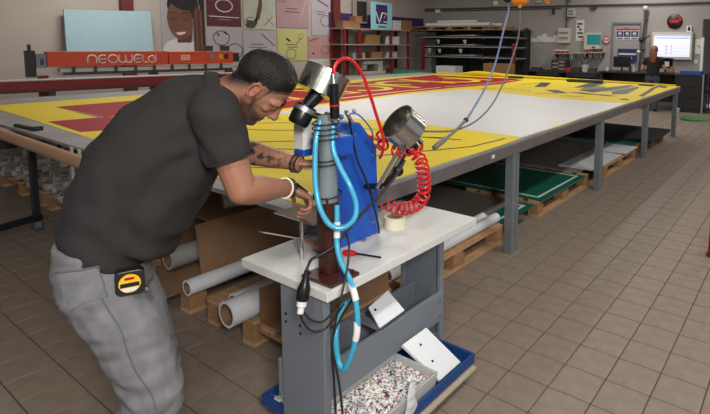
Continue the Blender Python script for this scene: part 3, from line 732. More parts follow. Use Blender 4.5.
# upper hopper: tilted steel drum on a black vibrator motor
def hopper(c, ax, r, L, nm='hopper'):
    ax = Vector(ax).normalized(); c = Vector(c); t = .003
    prof = [(.0, -L/2), (r, -L/2), (r, L/2), (r+.003, L/2), (r+.003, L/2+.004), (r-t, L/2+.004), (r-t, -L/2+t), (.0, -L/2+t)]
    h = MB().lathe(prof, c, ax, 40).build(nm, M_ss, ma, smooth=40)
    return h
a1 = (CR*.40 - CD*.90 + CF*.20).normalized(); h1 = Vector((-1.451, 1.257, 1.395))
hopper(h1, a1, .083, .085)
mo = h1 - a1*.043
md = (Vector((-1.478, 1.188, 1.291)) - Vector((-1.467, 1.215, 1.343))).normalized()
mc = Vector((-1.478, 1.188, 1.291))
motor = MB().lathe([(0, -.045), (.030, -.045), (.036, -.039), (.038, -.02), (.038, .025), (.036, .03), (0, .03)], mc, -md, 28).build('hopper_motor', M_blk, ma, smooth=40)
MB().lathe([(.0395, .006), (.0415, .006), (.0415, .022), (.0395, .022)], mc, -md, 28, True).build('clamp_ring', M_alu, motor, smooth=40)
MB().cyl(mc - md*.03, mo, .022, .03, 18).build('motor_neck', M_blk, ma, smooth=40)
MB().cyl(mc - md*.005, Vector((PXC-.016, PYC+.01, 1.27)), .012, n=12).build('motor_bracket', M_blk, ma)
cy0, cy1 = Vector((-1.361, 1.230, 1.279)), Vector((-1.357, 1.224, 1.399))
cyo = MB().cyl(cy0, cy1, .0165, n=20).build('air_cylinder', M_blk, ma, smooth=40)
MB().lathe([(.017, .043), (.0178, .043), (.0178, .049), (.017, .049)], cy0, cy1-cy0, 20, True).build('red_ring', M_red, cyo, smooth=40)
MB().cyl(cy1, Vector((-1.362, 1.225, 1.433)), .008, n=12).build('hose_fitting', M_chrome, ma, smooth=40)
MB().cyl(cy0, Vector((PXC-.012, PYC+.01, 1.285)), .012, n=12).build('cylinder_mount', M_alu, ma)
for (p, r) in (((-1.373, 1.270, 1.277), .010), ((-1.383, 1.313, 1.283), .009), ((-1.380, 1.340, 1.291), .008)):
    MB().ball(p, r, 10, 8).build('valve_knob', M_alu if r < .0095 else M_blue, ma, smooth=60)
MB().cyl((-1.456, 1.403, 1.235), (-1.404, 1.323, 1.287), .008, n=10).build('valve_stem', M_chrome, ma, smooth=40)
MB().sweep(catmull([(-1.380, 1.315, 1.283), (-1.370, 1.345, 1.280), (-1.380, 1.396, 1.247), (-1.403, 1.458, 1.194), (-1.452, 1.513, 1.128)], 8), .003, 8).build('air_line', mat('blue_air_line', (40, 90, 180), .4), ma, smooth=60)
# second hopper, mouth towards the camera
a2 = (-CR*.62 - CD*.62 - CF*.50).normalized()
h2 = hopper(Vector((-1.320, 1.552, 1.206)), a2, .078, .082)
for dx in (0, 6):
    MB().cyl(Vector((-1.338, 1.555, 1.131)) + CR*(dx/250), Vector((-1.426, 1.508, 0.954)) + CR*(dx/250), .0075, n=12).build('hopper_rail', M_alu, ma, smooth=40)
MB().cyl((-1.310, 1.589, 1.154), (-1.400, 1.527, 0.962), .013, n=12).build('hopper_arm', M_blk, ma, smooth=40)
MB().cyl((-1.400, 1.527, 0.962), (-1.54, 1.56, .93), .013, n=12).build('arm_mount', M_blk, ma, smooth=40)
MB().ball((-1.309, 1.503, 1.043), .022, 14, 10).build('arm_knob', M_blk, ma, smooth=60)
MB().cyl(Vector((-1.302, 1.561, 1.183)), Vector((-1.266, 1.580, 1.136)), .024, n=18).build('hopper_motor', M_blk, ma, smooth=40)
# hoses
def hose(name, pts, r, m, k=8, par=None):
    return MB().sweep(catmull(pts, k), r, 10).build(name, m, par or ma, smooth=70)
hose('red_air_hose', [(-1.361, 1.224, 1.426), (-1.358, 1.231, 1.461), (-1.355, 1.260, 1.484), (-1.351, 1.299, 1.480), (-1.354, 1.352, 1.435), (-1.353, 1.391, 1.359), (-1.357, 1.437, 1.260), (-1.353, 1.466, 1.179), (-1.363, 1.476, 1.125), (-1.398, 1.496, 1.084)], .0062, M_red)
def coil(pts, rad, turns, r, m, name):
    P = catmull(pts, 30); L = [0]
    for i in range(1, len(P)): L.append(L[-1]+(P[i]-P[i-1]).length)
    out = []; n = int(turns*14)
    for k in range(n+1):
        s = L[-1]*k/n; i = 1
        while i < len(L)-1 and L[i] < s: i += 1
        t = (s-L[i-1])/max(1e-9, L[i]-L[i-1]); c = P[i-1].lerp(P[i], t); u_, w_, _ = frame(P[i]-P[i-1])
        a = 2*PI*turns*k/n; out.append(c + (u_*math.cos(a)+w_*math.sin(a))*rad)
    return MB().sweep(out, r, 7).build(name, m, ma, smooth=70)
coil([(-1.262, 1.593, 1.122), (-1.300, 1.590, 1.114), (-1.286, 1.618, 1.061), (-1.295, 1.649, 0.978), (-1.318, 1.672, 0.900), (-1.371, 1.678, 0.845), (-1.449, 1.670, 0.818), (-1.519, 1.650, 0.838)], .025, 20, .0054, M_red, 'coiled_air_hose')
coil([(-1.443, 1.498, 1.148), (-1.424, 1.514, 1.172), (-1.416, 1.539, 1.140), (-1.444, 1.540, 1.104)], .022, 3.5, .0054, M_red, 'coiled_air_hose')
coil([(-1.380, 1.548, 1.110), (-1.327, 1.559, 1.107), (-1.288, 1.576, 1.130)], .020, 4, .0054, M_red, 'coiled_air_hose')
hose('cyan_hose', [(-1.416, 1.215, 1.269), (-1.410, 1.187, 1.202), (-1.399, 1.171, 1.118), (-1.383, 1.160, 1.041), (-1.359, 1.156, 0.976), (-1.330, 1.169, 0.922), (-1.299, 1.199, 0.905), (-1.274, 1.232, 0.933), (-1.279, 1.247, 0.982), (-1.301, 1.240, 1.044), (-1.342, 1.233, 1.107), (-1.374, 1.231, 1.171), (-1.387, 1.244, 1.247)], .0095, M_cyan)
hose('cyan_hose', [(-1.349, 1.223, 0.971), (-1.337, 1.211, 0.905), (-1.324, 1.198, 0.839), (-1.294, 1.188, 0.789), (-1.253, 1.186, 0.743), (-1.215, 1.171, 0.710), (-1.195, 1.165, 0.649), (-1.190, 1.159, 0.583), (-1.206, 1.151, 0.507), (-1.239, 1.145, 0.440), (-1.272, 1.149, 0.458), (-1.291, 1.158, 0.538), (-1.314, 1.199, 0.596), (-1.336, 1.258, 0.609)], .0095, M_cyan)
MB().sweep(catmull([(-1.239, 1.181, 0.727), (-1.215, 1.171, 0.710), (-1.204, 1.169, 0.686)], 4), .0115, 10).build('hose_clip', M_plug, ma, smooth=60)
MB().sweep(catmull([(-1.193, 1.162, 0.616), (-1.190, 1.159, 0.583), (-1.194, 1.156, 0.555)], 4), .0115, 10).build('hose_clip', M_plug, ma, smooth=60)
MB().sweep(catmull([(-1.337, 1.212, 0.915), (-1.334, 1.208, 0.888), (-1.328, 1.202, 0.862)], 4), .0115, 10).build('hose_clip', M_plug, ma, smooth=60)
hose('power_cable', [(-1.430, 1.362, 1.258), (-1.453, 1.399, 1.185), (-1.452, 1.423, 1.086), (-1.438, 1.458, 0.996), (-1.436, 1.494, 0.893), (-1.453, 1.542, 0.787), (-1.488, 1.584, 0.728)], .0045, M_cable)
hose('power_cable', [(-1.276, 1.506, 1.091), (-1.288, 1.467, 1.034), (-1.307, 1.398, 0.973), (-1.321, 1.307, 0.914), (-1.323, 1.240, 0.873), (-1.333, 1.192, 0.835), (-1.350, 1.153, 0.815), (-1.362, 1.120, 0.806), (-1.356, 1.098, 0.791), (-1.353, 1.086, 0.775)], .005, M_cable)
hose('power_cable', [(-1.323, 1.240, 0.873), (-1.282, 1.215, 0.840), (-1.261, 1.184, 0.770), (-1.242, 1.138, 0.695), (-1.245, 1.113, 0.610), (-1.241, 1.095, 0.534), (-1.228, 1.090, 0.436), (-1.207, 1.077, 0.312)], .004, M_cable)
hose('power_cable', [(-1.338, 1.280, 0.599), (-1.259, 1.153, 0.612), (-1.246, 1.109, 0.584), (-1.241, 1.095, 0.544), (-1.222, 1.098, 0.462), (-1.206, 1.099, 0.383), (-1.187, 1.089, 0.306)], .004, M_cable)
hose('power_cable', [(-1.352, 1.058, 0.647), (-1.349, 1.067, 0.608), (-1.330, 1.088, 0.573), (-1.309, 1.126, 0.569), (-1.296, 1.163, 0.603), (-1.319, 1.222, 0.614)], .0035, M_cable)
hose('power_cable', [(-1.355, 1.068, 0.648), (-1.335, 1.089, 0.610), (-1.314, 1.126, 0.596), (-1.315, 1.176, 0.617), (-1.345, 1.228, 0.611)], .0035, M_cable)
MB().sweep([(PXC+.040*math.cos(a), PYC+.040*math.sin(a), .795+.012*math.cos(a)) for a in [k*2*PI/20 for k in range(20)]], .005, 8, closed=True).build('cable_loop', M_cable, ma, smooth=60)
pd = (Vector((-1.350, 1.060, 0.657)) - Vector((-1.350, 1.088, 0.782))); p0 = Vector((-1.350, 1.088, 0.782)); pl_ = pd.length; pd.normalize()
plug = MB().lathe([(0, 0), (.008, 0), (.010, .02), (.016, .045), (.0215, .06), (.0215, .095), (.019, .1), (0, .1)], p0, pd, 20).build('plug', M_blk, ma, smooth=40)
MB().lathe([(0, .1), (.0165, .1), (.0165, .118), (.011, .122), (.011, .142), (0, .142)], p0, pd, 18).build('plug_cap', M_plug, plug, smooth=40)
# small tool in the man's hand
t0, t1 = Vector((-1.506, 1.173, 1.032)), Vector((-1.473, 1.235, 0.963))
tl = thing('hand_tool', t0, "black and white hand punch held in the man's near hand", 'tool')
MB().cyl(t0, t0.lerp(t1, .55), .0065, n=14).build('grip', M_blk, tl, smooth=40); MB().cyl(t0.lerp(t1, .55), t0.lerp(t1, .8), .0085, n=14).build('collar', M_plug, tl, smooth=40); MB().cyl(t0.lerp(t1, .8), t1, .005, n=12).build('tip', M_blk, tl, smooth=40)

# ================================================================== things on the bench
M_mask = mat('masking_tape', (222, 214, 190), .7, var=.03)
tr = thing('tape_roll', (-1.53, 1.736, .70), 'cream roll of masking tape standing on the white bench', 'tape roll')
MB().pipe((-1.53, 1.736, .7005), (-1.53, 1.736, .752), .0505, .040, 40).build('tape', M_mask, tr, smooth=40); MB().pipe((-1.53, 1.736, .7005), (-1.53, 1.736, .752), .0398, .037, 40).build('core', mat('card_core', (190, 170, 140), .8), tr, smooth=40)
sd = thing('screwdriver', (-1.43, 1.39, .70), 'screwdriver with red handle lying on the white bench', 'screwdriver')
s0, s1, s2 = Vector((-1.482, 1.372, 0.714)), Vector((-1.430, 1.397, 0.714)), Vector((-1.340, 1.438, 0.706))
dd = (s1-s0).normalized()
MB().lathe([(0, 0), (.010, .002), (.0125, .012), (.0125, .035), (.009, .046), (.010, .052), (0, .054)], s0, dd, 16).build('handle', mat('red_plastic', (200, 24, 30), .3), sd, smooth=40)
MB().cyl(s0+dd*.05, s2, .0038, n=10).build('shaft', M_blk, sd, smooth=40)
def stick(name, a, b, r, m, tipm, lb, cat_):
    t = thing(name, a, lb, cat_); a, b = Vector(a), Vector(b); MB().cyl(a, a.lerp(b, .88), r, n=8).build('shaft', m, t, smooth=40); MB().cyl(a.lerp(b, .88), b, r, .0006, 8).build('tip', tipm, t, smooth=40)
stick('pencil', (-1.583, 1.394, 0.705), (-1.728, 1.375, 0.705), .004, mat('orange_paint', (216, 84, 30), .4), mat('pencil_wood', (205, 165, 115), .7), 'orange pencil lying behind the brown post', 'pencil')
stick('pencil', (-1.540, 1.356, 0.705), (-1.625, 1.332, 0.705), .004, mat('red_paint', (200, 50, 30), .4), mat('pencil_wood', (205, 165, 115)), 'short red pencil lying in front of the orange one', 'pencil')
stick('skewer', (-1.738, 1.384, 0.705), (-1.956, 1.317, 0.712), .003, mat('pale_wood', (200, 190, 172), .6), M_alu, 'thin pale wooden skewer jutting past the bench edge', 'skewer')

# ================================================================== hose and cable hanging from overhead balancers
M_ora = mat('balancer_orange', (226, 130, 24), .45)
def balancer(c, r, lb):
    t = thing('tool_balancer', (c[0], c[1], c[2]-r), lb, 'tool balancer'); c = Vector(c)
    MB().lathe([(0, -.055), (r*.7, -.05), (r, -.03), (r, .03), (r*.7, .05), (0, .055)], c, CF.cross(Vector((0, 0, 1))), 24).build('drum', M_ora, t, smooth=40)
    MB().cyl(c - Vector((0, 0, r)), c - Vector((0, 0, r*1.45)), r*.35, r*.2, 12).build('cable_guide', M_ora, t, smooth=40)
    MB().cyl(c + Vector((0, 0, r*.9)), (c.x, c.y, 3.795), .004, n=8).build('hanger', M_alu, t)
    return t
b1 = balancer((-1.427, 2.712, 1.815), .044, 'orange tool balancer hanging above the banner, nearer and larger')
b2 = balancer((-2.372, 5.143, 2.075), .07, 'orange tool balancer hanging farther back by the far wall')
M_bhose = mat('slate_blue_hose', (88, 110, 150), .4); M_ghose = mat('grey_cable', (96, 98, 98), .5)
ah = thing('air_supply_hose', (-1.248, 1.675, 1.123), 'slate blue air hose hanging down to the machine', 'hose')
MB().sweep(catmull([(-1.457, 2.625, 1.764), (-1.442, 2.605, 1.723), (-1.392, 2.468, 1.623), (-1.343, 2.296, 1.439), (-1.302, 2.126, 1.320), (-1.269, 1.953, 1.224), (-1.261, 1.908, 1.202)], 8), .0052, 8).build('hose', M_bhose, ah, smooth=70)
MB().sweep(catmull([(-1.261, 1.908, 1.202), (-1.250, 1.814, 1.170), (-1.249, 1.725, 1.140)], 8), .0065, 8).build('hose_tail', M_ghose, ah, smooth=70)
MB().ball((-1.261, 1.908, 1.202), .012, 12, 8).build('stop_ball', M_blk, ah, smooth=60)
MB().cyl((-1.246, 1.728, 1.144), (-1.246, 1.652, 1.118), .011, n=14).build('coupling', M_ghose, ah, smooth=40)
ab = thing('hose_hook', (-1.446, 2.638, 1.815), 'dark hook block that holds the blue air hose', 'hook')
MB().ball((-1.462, 2.626, 1.798), .024, 14, 10).build('block', M_blk, ab, smooth=60); MB().cyl((-1.463, 2.627, 1.815), Vector((-1.463, 2.627, 1.815))*1 + Vector((0, 0, 1.95)), .003, n=6).build('rope', M_blk, ab)
MB().sweep(catmull([(-1.421, 2.705, 1.734), (-1.395, 2.644, 1.588), (-1.372, 2.520, 1.444), (-1.340, 2.368, 1.322), (-1.320, 2.224, 1.231), (-1.298, 2.050, 1.177), (-1.289, 1.871, 1.159), (-1.300, 1.744, 1.168), (-1.297, 1.650, 1.183)], 8), .0042, 8).build('power_lead', M_ghose, smooth=70, label='thin grey lead curving from the orange balancer to the steel hopper', cat='cable')
# ================================================================== trolley, bin and covers under the bench
M_tblue = mat('tray_blue', (22, 62, 118), .45); M_binp = mat('bin_grey_plastic', (178, 178, 174), .5, var=.05, scale=8); M_ply = mat('pale_plywood', (176, 162, 140), .7, var=.1, scale=6)
M_rub = mat('caster_rubber', (60, 60, 62), .6)
tro = thing('tray_trolley', (-1.48, 1.54, 0), 'low blue plastic tray trolley on castors under the bench', 'trolley')
tx0, tx1, ty0, ty1 = -1.745, -1.19, 1.168, 1.90
MB().bx(tx0+.01, tx1-.01, ty0+.01, ty1-.01, .066, .078).build('platform', M_ply, tro)
t = MB().bx(tx0, tx1, ty0, ty1, .0785, .084)
for (a, b, c, d) in ((tx0, tx0+.012, ty0, ty1), (tx1-.012, tx1, ty0, ty1), (tx0+.012, tx1-.012, ty0, ty0+.012), (tx0+.012, tx1-.012, ty1-.012, ty1)): t.bx(a, b, c, d, .084, .125)
t.build('tray', M_tblue, tro, bevel=.002)
MB().bx(tx1-.02, tx1+.012, ty0+.01, ty1-.005, .054, .0655).build('edge_rail', M_ply, tro)
for x in (tx0+.06, tx1-.04):
    for y in (ty0+.06, ty1-.1):
        cs = MB().cyl((x-.011, y, .025), (x+.011, y, .025), .025, n=18).build('caster', M_rub, tro, smooth=40)
        MB().bx(x-.016, x-.012, y-.012, y+.012, .02, .05).bx(x+.012, x+.016, y-.012, y+.012, .02, .05).bx(x-.016, x+.016, y-.012, y+.012, .0465, .0655).build('fork', M_alu, cs)
bn2 = thing('scrap_bin', (-1.30, 1.44, .085), 'grey plastic bin of punched-out chips on the blue tray', 'bin')
bx0, bx1, by0, by1 = -1.46, -1.207, 1.20, 1.64
def opentub(x0, x1, y0, y1, z0, z1, t, m, name, par, lean=.012):
    q = MB(); o0 = [(x0+lean, y0+lean), (x1-lean, y0+lean), (x1-lean, y1-lean), (x0+lean, y1-lean)]; o1 = [(x0, y0), (x1, y0), (x1, y1), (x0, y1)]
    i1 = [(x0+t, y0+t), (x1-t, y0+t), (x1-t, y1-t), (x0+t, y1-t)]; i0 = [(x0+lean+t, y0+lean+t), (x1-lean-t, y0+lean+t), (x1-lean-t, y1-lean-t), (x0+lean+t, y1-lean-t)]
    vs = [(*p, z0) for p in o0] + [(*p, z1) for p in o1] + [(*p, z1) for p in i1] + [(*p, z0+t) for p in i0]
    fs = [(3, 2, 1, 0), (12, 13, 14, 15)]
    for a in (0, 4, 8):
        for k in range(4): k2 = (k+1) % 4; fs.append((a+k, a+k2, a+4+k2, a+4+k))
    return q.add(vs, fs).build(name, m, par, bevel=.002)
opentub(bx0, bx1, by0, by1, .0845, .17, .008, M_binp, 'tub', bn2)
chip_m = [mat('chip_white', (225, 222, 218), .6), mat('chip_grey', (150, 150, 155), .6), mat('chip_red', (170, 50, 50), .6), mat('chip_black', (35, 35, 38), .6), mat('chip_blue', (60, 80, 150), .6), mat('chip_yellow', (215, 175, 60), .6)]
def chips(name, x0, x1, y0, y1, z, n, par, hump=.02):
    q = MB(); cx_, cy_ = (x0+x1)/2, (y0+y1)/2
    q.cm = 0
    gx, gy = 10, 12; vs = []
    def hz(x, y): return z + hump*(1-((x-cx_)/(x1-cx_+1e-6))**2)*(1-((y-cy_)/(y1-cy_+1e-6))**2)
    for i in range(gx+1):
        for j in range(gy+1): x = x0+(x1-x0)*i/gx; y = y0+(y1-y0)*j/gy; vs.append((x, y, hz(x, y)-.004))
    q.add(vs, [(i*(gy+1)+j, (i+1)*(gy+1)+j, (i+1)*(gy+1)+j+1, i*(gy+1)+j+1) for i in range(gx) for j in range(gy)])
    for k in range(n):
        x = random.uniform(x0, x1); y = random.uniform(y0, y1); r = random.uniform(.0045, .0075)
        q.cm = random.choices(range(6), [60, 14, 7, 10, 6, 3])[0]
        nn = Vector((random.gauss(0, .5), random.gauss(0, .5), 1)).normalized(); c = Vector((x, y, hz(x, y) + random.uniform(0, .004)))
        u_, w_, a_ = frame(nn); m_ = 7
        q.add([c + (u_*math.cos(2*PI*i/m_) + w_*math.sin(2*PI*i/m_))*r for i in range(m_)] + [c + a_*.0012 + (u_*math.cos(2*PI*i/m_) + w_*math.sin(2*PI*i/m_))*r for i in range(m_)],
              [tuple(range(m_, 2*m_))] + [(i, (i+1) % m_, m_+(i+1) % m_, m_+i) for i in range(m_)])
    return q.build(name, chip_m, par, kind='stuff')
chips('punched_chips', bx0+.018, bx1-.018, by0+.018, by1-.018, .138, 2600, bn2)
o_ = chips('scrap_chips', tx0+.016, -1.565, ty0+.016, 1.5, .089, 500, None, .008); tag(o_, 'loose white scrap chips lying in the blue tray', 'scrap')
# crumpled clear bag hanging out of the bin
bg_ = MB(); P = []
c0_ = Vector((-1.205, 1.460, 0.160))
loft(bg_, [c0_ + Vector((-.01, .015, .055)), c0_ + Vector((0, 0, .03)), c0_ + Vector((.012, -.01, -.02)), c0_ + Vector((.01, -.03, -.06)), c0_ + Vector((.0, -.05, -.085))], [(.006, .008), (.022, .010), (.030, .011), (.034, .012), (.03, .008)], (0, 1, 0), 16)
bgm = skin(bg_, .004, 2, lambda p, n_: p + n_*.006*noise.noise(p*45))
bgm.build('plastic_bag', mat('clear_film', (220, 220, 222), .25, trans=.35), smooth=180, label='crumpled clear plastic bag hanging on the chip bin', cat='plastic bag')
# white sheet-metal covers with bolt holes
M_cov = mat('white_enamel_sheet', (214, 217, 220), .35)
def cover(name, pts, holes, lb, th=.016):
    A = [Vector(p) for p in pts]; n = (A[1]-A[0]).cross(A[3]-A[0]).normalized()
    if n.dot(CF) > 0: n = -n
    t = thing(name, A[3], lb, 'metal cover')
    MB().prism([p - n*th for p in A], n*th).build('sheet', M_cov, t, bevel=.003)
    for (u, v) in holes:
        p = A[0]*(1-u)*(1-v) + A[1]*u*(1-v) + A[2]*u*v + A[3]*(1-u)*v
        MB().cyl(p, p + n*.0012, .006, n=14).build('bolt_hole', M_hole, t)
    return t
cover('machine_cover', [(-1.388, 1.62, .236), (-1.388, 1.79, .236), (-1.222, 1.835, .104), (-1.222, 1.675, .104)], [(.42, .22), (.30, .62)], 'larger white metal cover leaning from the tray against the crossbar')
cover('machine_cover', [(-1.470, 1.500, 0.435), (-1.470, 1.620, 0.461), (-1.392, 1.643, 0.383), (-1.392, 1.485, 0.375)], [(.16, .28)], 'smaller white metal cover propped on top of the bench crossbar', .012)
MB().bx(-1.58, -1.425, 1.50, 1.53, .346, .365).build('support_strip', M_grey, bn)

# ================================================================== pallets
M_wood = mat('pallet_wood', (176, 138, 98), .8, var=.22, scale=7, stretch=(1, 8, 8), bump=.2, bscale=60)
M_wood2 = mat('pallet_wood_dark', (150, 112, 76), .8, var=.25, scale=7, stretch=(8, 1, 8), bump=.2, bscale=60)
def pallet(x0, x1, y0, y1, lb, along='y'):
    t = thing('pallet', ((x0+x1)/2, (y0+y1)/2, 0), lb, 'pallet')
    bw = .1
    ys = [y0+bw/2, (y0+y1)/2, y1-bw/2]; xs = [x0+bw/2, (x0+x1)/2, x1-bw/2]
    for x in xs: MB().bx(x-bw/2, x+bw/2, y0, y1, .001, .022).build('board', M_wood, t)
    for x in xs:
        for y in ys: MB().bx(x-bw/2, x+bw/2, y-bw*.7 if y == ys[1] else y-bw/2, y+bw*.7 if y == ys[1] else y+bw/2, .022, .1).build('block', M_wood2, t)
    for y in ys: MB().bx(x0, x1, y-bw/2, y+bw/2, .1, .122).build('board', M_wood2, t)
    n = 5
    for k in range(n):
        x = x0 + (x1-x0-.11)*k/(n-1); MB().bx(x, x+.11, y0, y1, .122, .144).build('board', M_wood, t)
    return t
pallet(-2.70, -1.90, 2.20, 3.42, 'wooden pallet under the table right beside the white bench')
pallet(-2.70, -1.925, 4.10, 5.35, 'wooden pallet under the table carrying the framed green sheet')
pallet(-2.70, -1.895, 5.80, 7.05, 'wooden pallet under the table carrying pale offcut boards')
pallet(-2.65, -1.90, 1.46, 2.12, 'wooden pallet under the near table edge with a short wide white tube')
pallet(-3.60, -2.80, 1.44, 2.60, "wooden pallet below the brown carton beside the man's legs")
pallet(-6.95, -5.75, 1.67, 2.47, 'wooden pallet of cardboard tubes at the left edge of the picture')
pallet(-5.65, -4.45, 1.67, 2.47, "wooden pallet of cardboard tubes just left of the man's back")
pallet(-2.70, -1.90, 7.45, 8.7, 'wooden pallet below the black foam slab')
# ---- sheets lying on the pallets
M_grn = mat('green_sheet', (14, 92, 74), .35); M_dgrey = mat('dark_film', (128, 120, 112), .4, var=.1, scale=3); M_wsh = mat('white_board', (205, 206, 206), .5); M_foam = mat('black_foam', (26, 26, 28), .8)
M_gline = mat('white_edge_line', (200, 210, 205), .5)
def sheet(x0, x1, y0, y1, z0, th, m, lb, border=None, nm='sheet', cat_='sheet'):
    if border is None: return MB().bx(x0, x1, y0, y1, z0, z0+th).build(nm, m, label=lb, cat=cat_)
    t = thing(nm, ((x0+x1)/2, (y0+y1)/2, z0), lb, cat_); MB().bx(x0, x1, y0, y1, z0, z0+th).build('panel', m, t)
    b = .06; z1_ = z0+th+.0002
    for (a, c, d, e) in ((x1-b-.025, x1-b, y0+b, y1-b), (x0+b, x0+b+.025, y0+b, y1-b), (x0+b+.025, x1-b-.025, y0+b, y0+b+.025), (x0+b+.025, x1-b-.025, y1-b-.025, y1-b)): MB().bx(a, c, d, e, z1_, z1_+.001).build('white_line', border, t)
    return t
sheet(-3.5, -2.10, 2.62, 3.95, .152, .008, M_dgrey, 'dark film sheet under the table behind the white roll')
sheet(-2.35, -1.90, 3.42, 3.98, .145, .006, M_grn, 'narrow green sheet with white line just behind the near table leg', M_gline, 'green_sheet')
sheet(-3.15, -1.90, 4.12, 5.20, .145, .012, M_grn, 'large green sheet with white line on the second pallet', M_gline, 'green_sheet')
sheet(-3.6, -2.02, 5.30, 6.95, .146, .010, M_dgrey, 'dark film sheet under the table beyond the large green sheet')
sheet(-2.32, -1.90, 5.45, 6.45, .1565, .012, M_wsh, 'nearer pale offcut board on the dark film')
sheet(-2.30, -1.88, 6.55, 7.10, .1565, .012, M_wsh, 'farther pale offcut board behind the middle table leg')
sheet(-3.6, -1.98, 7.0, 7.75, .145, .010, M_grn, 'far green sheet in front of the black foam slab', None, 'green_sheet')
MB().bx(-3.6, -1.80, 7.50, 8.70, .156, .205).build('foam_slab', M_foam, label='thick black foam slab on the farthest pallet', cat='foam slab', bevel=.01)
# ---- cardboard tubes
M_card = mat('kraft_card', (126, 96, 68), .8, var=.1, scale=5); M_cardin = mat('kraft_card_dark', (96, 72, 52), .9); M_roll = mat('white_paper_roll', (206, 207, 210), .5, var=.03); M_kraft = mat('kraft_tube', (158, 122, 92), .7, var=.06, scale=4); M_gtube = mat('grey_tube', (150, 146, 142), .6, var=.1, scale=6)
def tube(name, p0, p1, ro, ri, lb, mo_=None, group=None):
    t = thing(name, Vector(p0) - Vector((0, 0, ro)), lb, 'tube', group)
    MB().pipe(p0, p1, ro, ri+.004, 28).build('paper_layer', mo_ or M_roll, t, smooth=40); MB().pipe(p0, p1, ri+.0038, ri, 28).build('core', M_card, t, smooth=40)
    return t
tube('paper_tube', (-2.275, 1.345, .212), (-2.275, 2.08, .212), .066, .050, 'short wide white tube with brown core on the pallet near the bench')
tube('paper_tube', (-2.42, 1.47, .186), (-2.42, 2.30, .186), .040, .026, 'slimmer white tube beside the wide tube near the bench')
tube('paper_tube', (-2.745, 1.40, .190), (-2.745, 2.5, .190), .044, .030, 'white tube lying beside the brown carton')
tube('paper_tube', (-3.10, 1.475, .235), (-3.10, 2.5, .235), .062, .042, "grey tube end poking out of the carton by the man's hip", M_gtube)
tube('paper_tube', (-1.965, 2.16, .185), (-1.965, 3.42, .185), .038, .024, 'white roll on the pallet edge beside the near table leg')
tube('paper_tube', (-2.06, 2.16, .182), (-2.06, 3.38, .182), .034, .024, 'thinner white roll behind the pallet-edge roll')
tube('paper_tube', (-2.95, 1.75, .56), (-2.60, 2.55, .60), .055, .04, "pale grey roll lying on top of the brown carton", M_gtube)
# ---- cartons
def carton(x0, x1, y0, y1, z0, z1, lb, lean=0, flap=True):
    t = thing('carton', ((x0+x1)/2, (y0+y1)/2, z0), lb, 'carton'); th = .006
    MB().bx(x0, x1, y0, y1, z0, z0+th).build('bottom_panel', M_card, t)
    MB().hexa([(x1-th, y0, z0+th), (x1, y0, z0+th), (x1, y1, z0+th), (x1-th, y1, z0+th), (x1-th-lean, y0, z1), (x1-lean, y0, z1), (x1-lean, y1, z1), (x1-th-lean, y1, z1)]).build('side_panel', M_card, t)
    MB().bx(x0, x0+th, y0, y1, z0+th, z1).build('side_panel', M_card, t)
    MB().bx(x0+th, x1-th, y1-th, y1, z0+th, z1).build('end_panel', M_card, t)
    if flap: MB().hexa([(x0+.02, y0-.2, z0), (x1-.01, y0-.2, z0), (x1-.01, y0, z0), (x0+.02, y0, z0), (x0+.02, y0-.2, z0+.005), (x1-.01, y0-.2, z0+.005), (x1-.01, y0, z0+.005), (x0+.02, y0, z0+.005)]).build('flap', M_card, t)
    return t
ct = carton(-3.28, -2.80, 1.52, 2.58, .145, .49, 'brown open carton lying on the pallet below the table edge', .05)
MB().hexa([(-3.28, 1.62, .485), (-2.85, 1.62, .47), (-2.85, 2.58, .50), (-3.28, 2.58, .52), (-3.28, 1.62, .491), (-2.85, 1.62, .476), (-2.85, 2.58, .506), (-3.28, 2.58, .526)]).build('top_panel', M_card, ct)
carton(-2.19, -1.90, 1.47, 2.10, .145, .32, 'small brown carton between the wide white tube and the bench', 0, False)
carton(-2.64, -2.36, 1.62, 2.10, .235, .40, 'brown carton behind the slimmer white tube', .0, False) if False else None
# ---- the pile of cardboard tubes
proto = None; cnt = 0
M_tA = mat('tube_grey_brown', (140, 128, 116), .8, var=.2, scale=4); M_tB = mat('tube_pale', (172, 167, 162), .75, var=.12, scale=4)
for (px0, px1) in ((-6.93, -5.78), (-5.63, -4.50)):
    for row in range(8):
        r0 = .0315; n_ = int((px1-px0)/(2*r0+.004))
        for k in range(n_):
            if row >= 6 and random.random() < .45: continue
            x = px0 + r0 + (2*r0+.004)*k + (r0 if row % 2 else 0); z = .145 + r0 + row*(r0*1.75)
            if x > px1 - r0*.5: continue
            y = 1.65 + random.uniform(-.045, .045)
            if proto is None:
                proto = thing('cardboard_tube', (x, y, z), 'narrow cardboard tube lying in the large pile on the left pallets', 'tube', 'cardboard tubes piled on the left pallets')
                q = MB().pipe((x, y, z), (x, y+.8, z), .030, .024, 14).build('wall', M_tA, proto, smooth=40)
                q2 = MB().pipe((x, y, z), (x, y+.8, z), .030, .023, 14).build('wall', M_tB, None, smooth=40); meB = q2.data; bpy.data.objects.remove(q2)
            else:
                o = dup(proto, (x, y, z))
                if random.random() < .4: o.children[0].data = meB
for i, (x, y, z, r, L, rz) in enumerate([(-5.32, 1.62, .672, .055, .55, .15), (-5.05, 1.60, .675, .06, .5, -.1), (-4.72, 1.62, .665, .05, .5, .2), (-5.85, 1.64, .66, .045, .6, .5)]):
    d_ = Vector((math.sin(rz), math.cos(rz), 0))
    tube('paper_tube', (x, y, z), Vector((x, y, z))+d_*L, r, r*.7, ['pale thick roll resting on the tube pile behind the black stand', 'light grey roll on the tube pile right of the black stand', "light roll on the pile nearest the man's back", 'slim pale roll lying askew on the left of the tube pile'][i], M_tB)
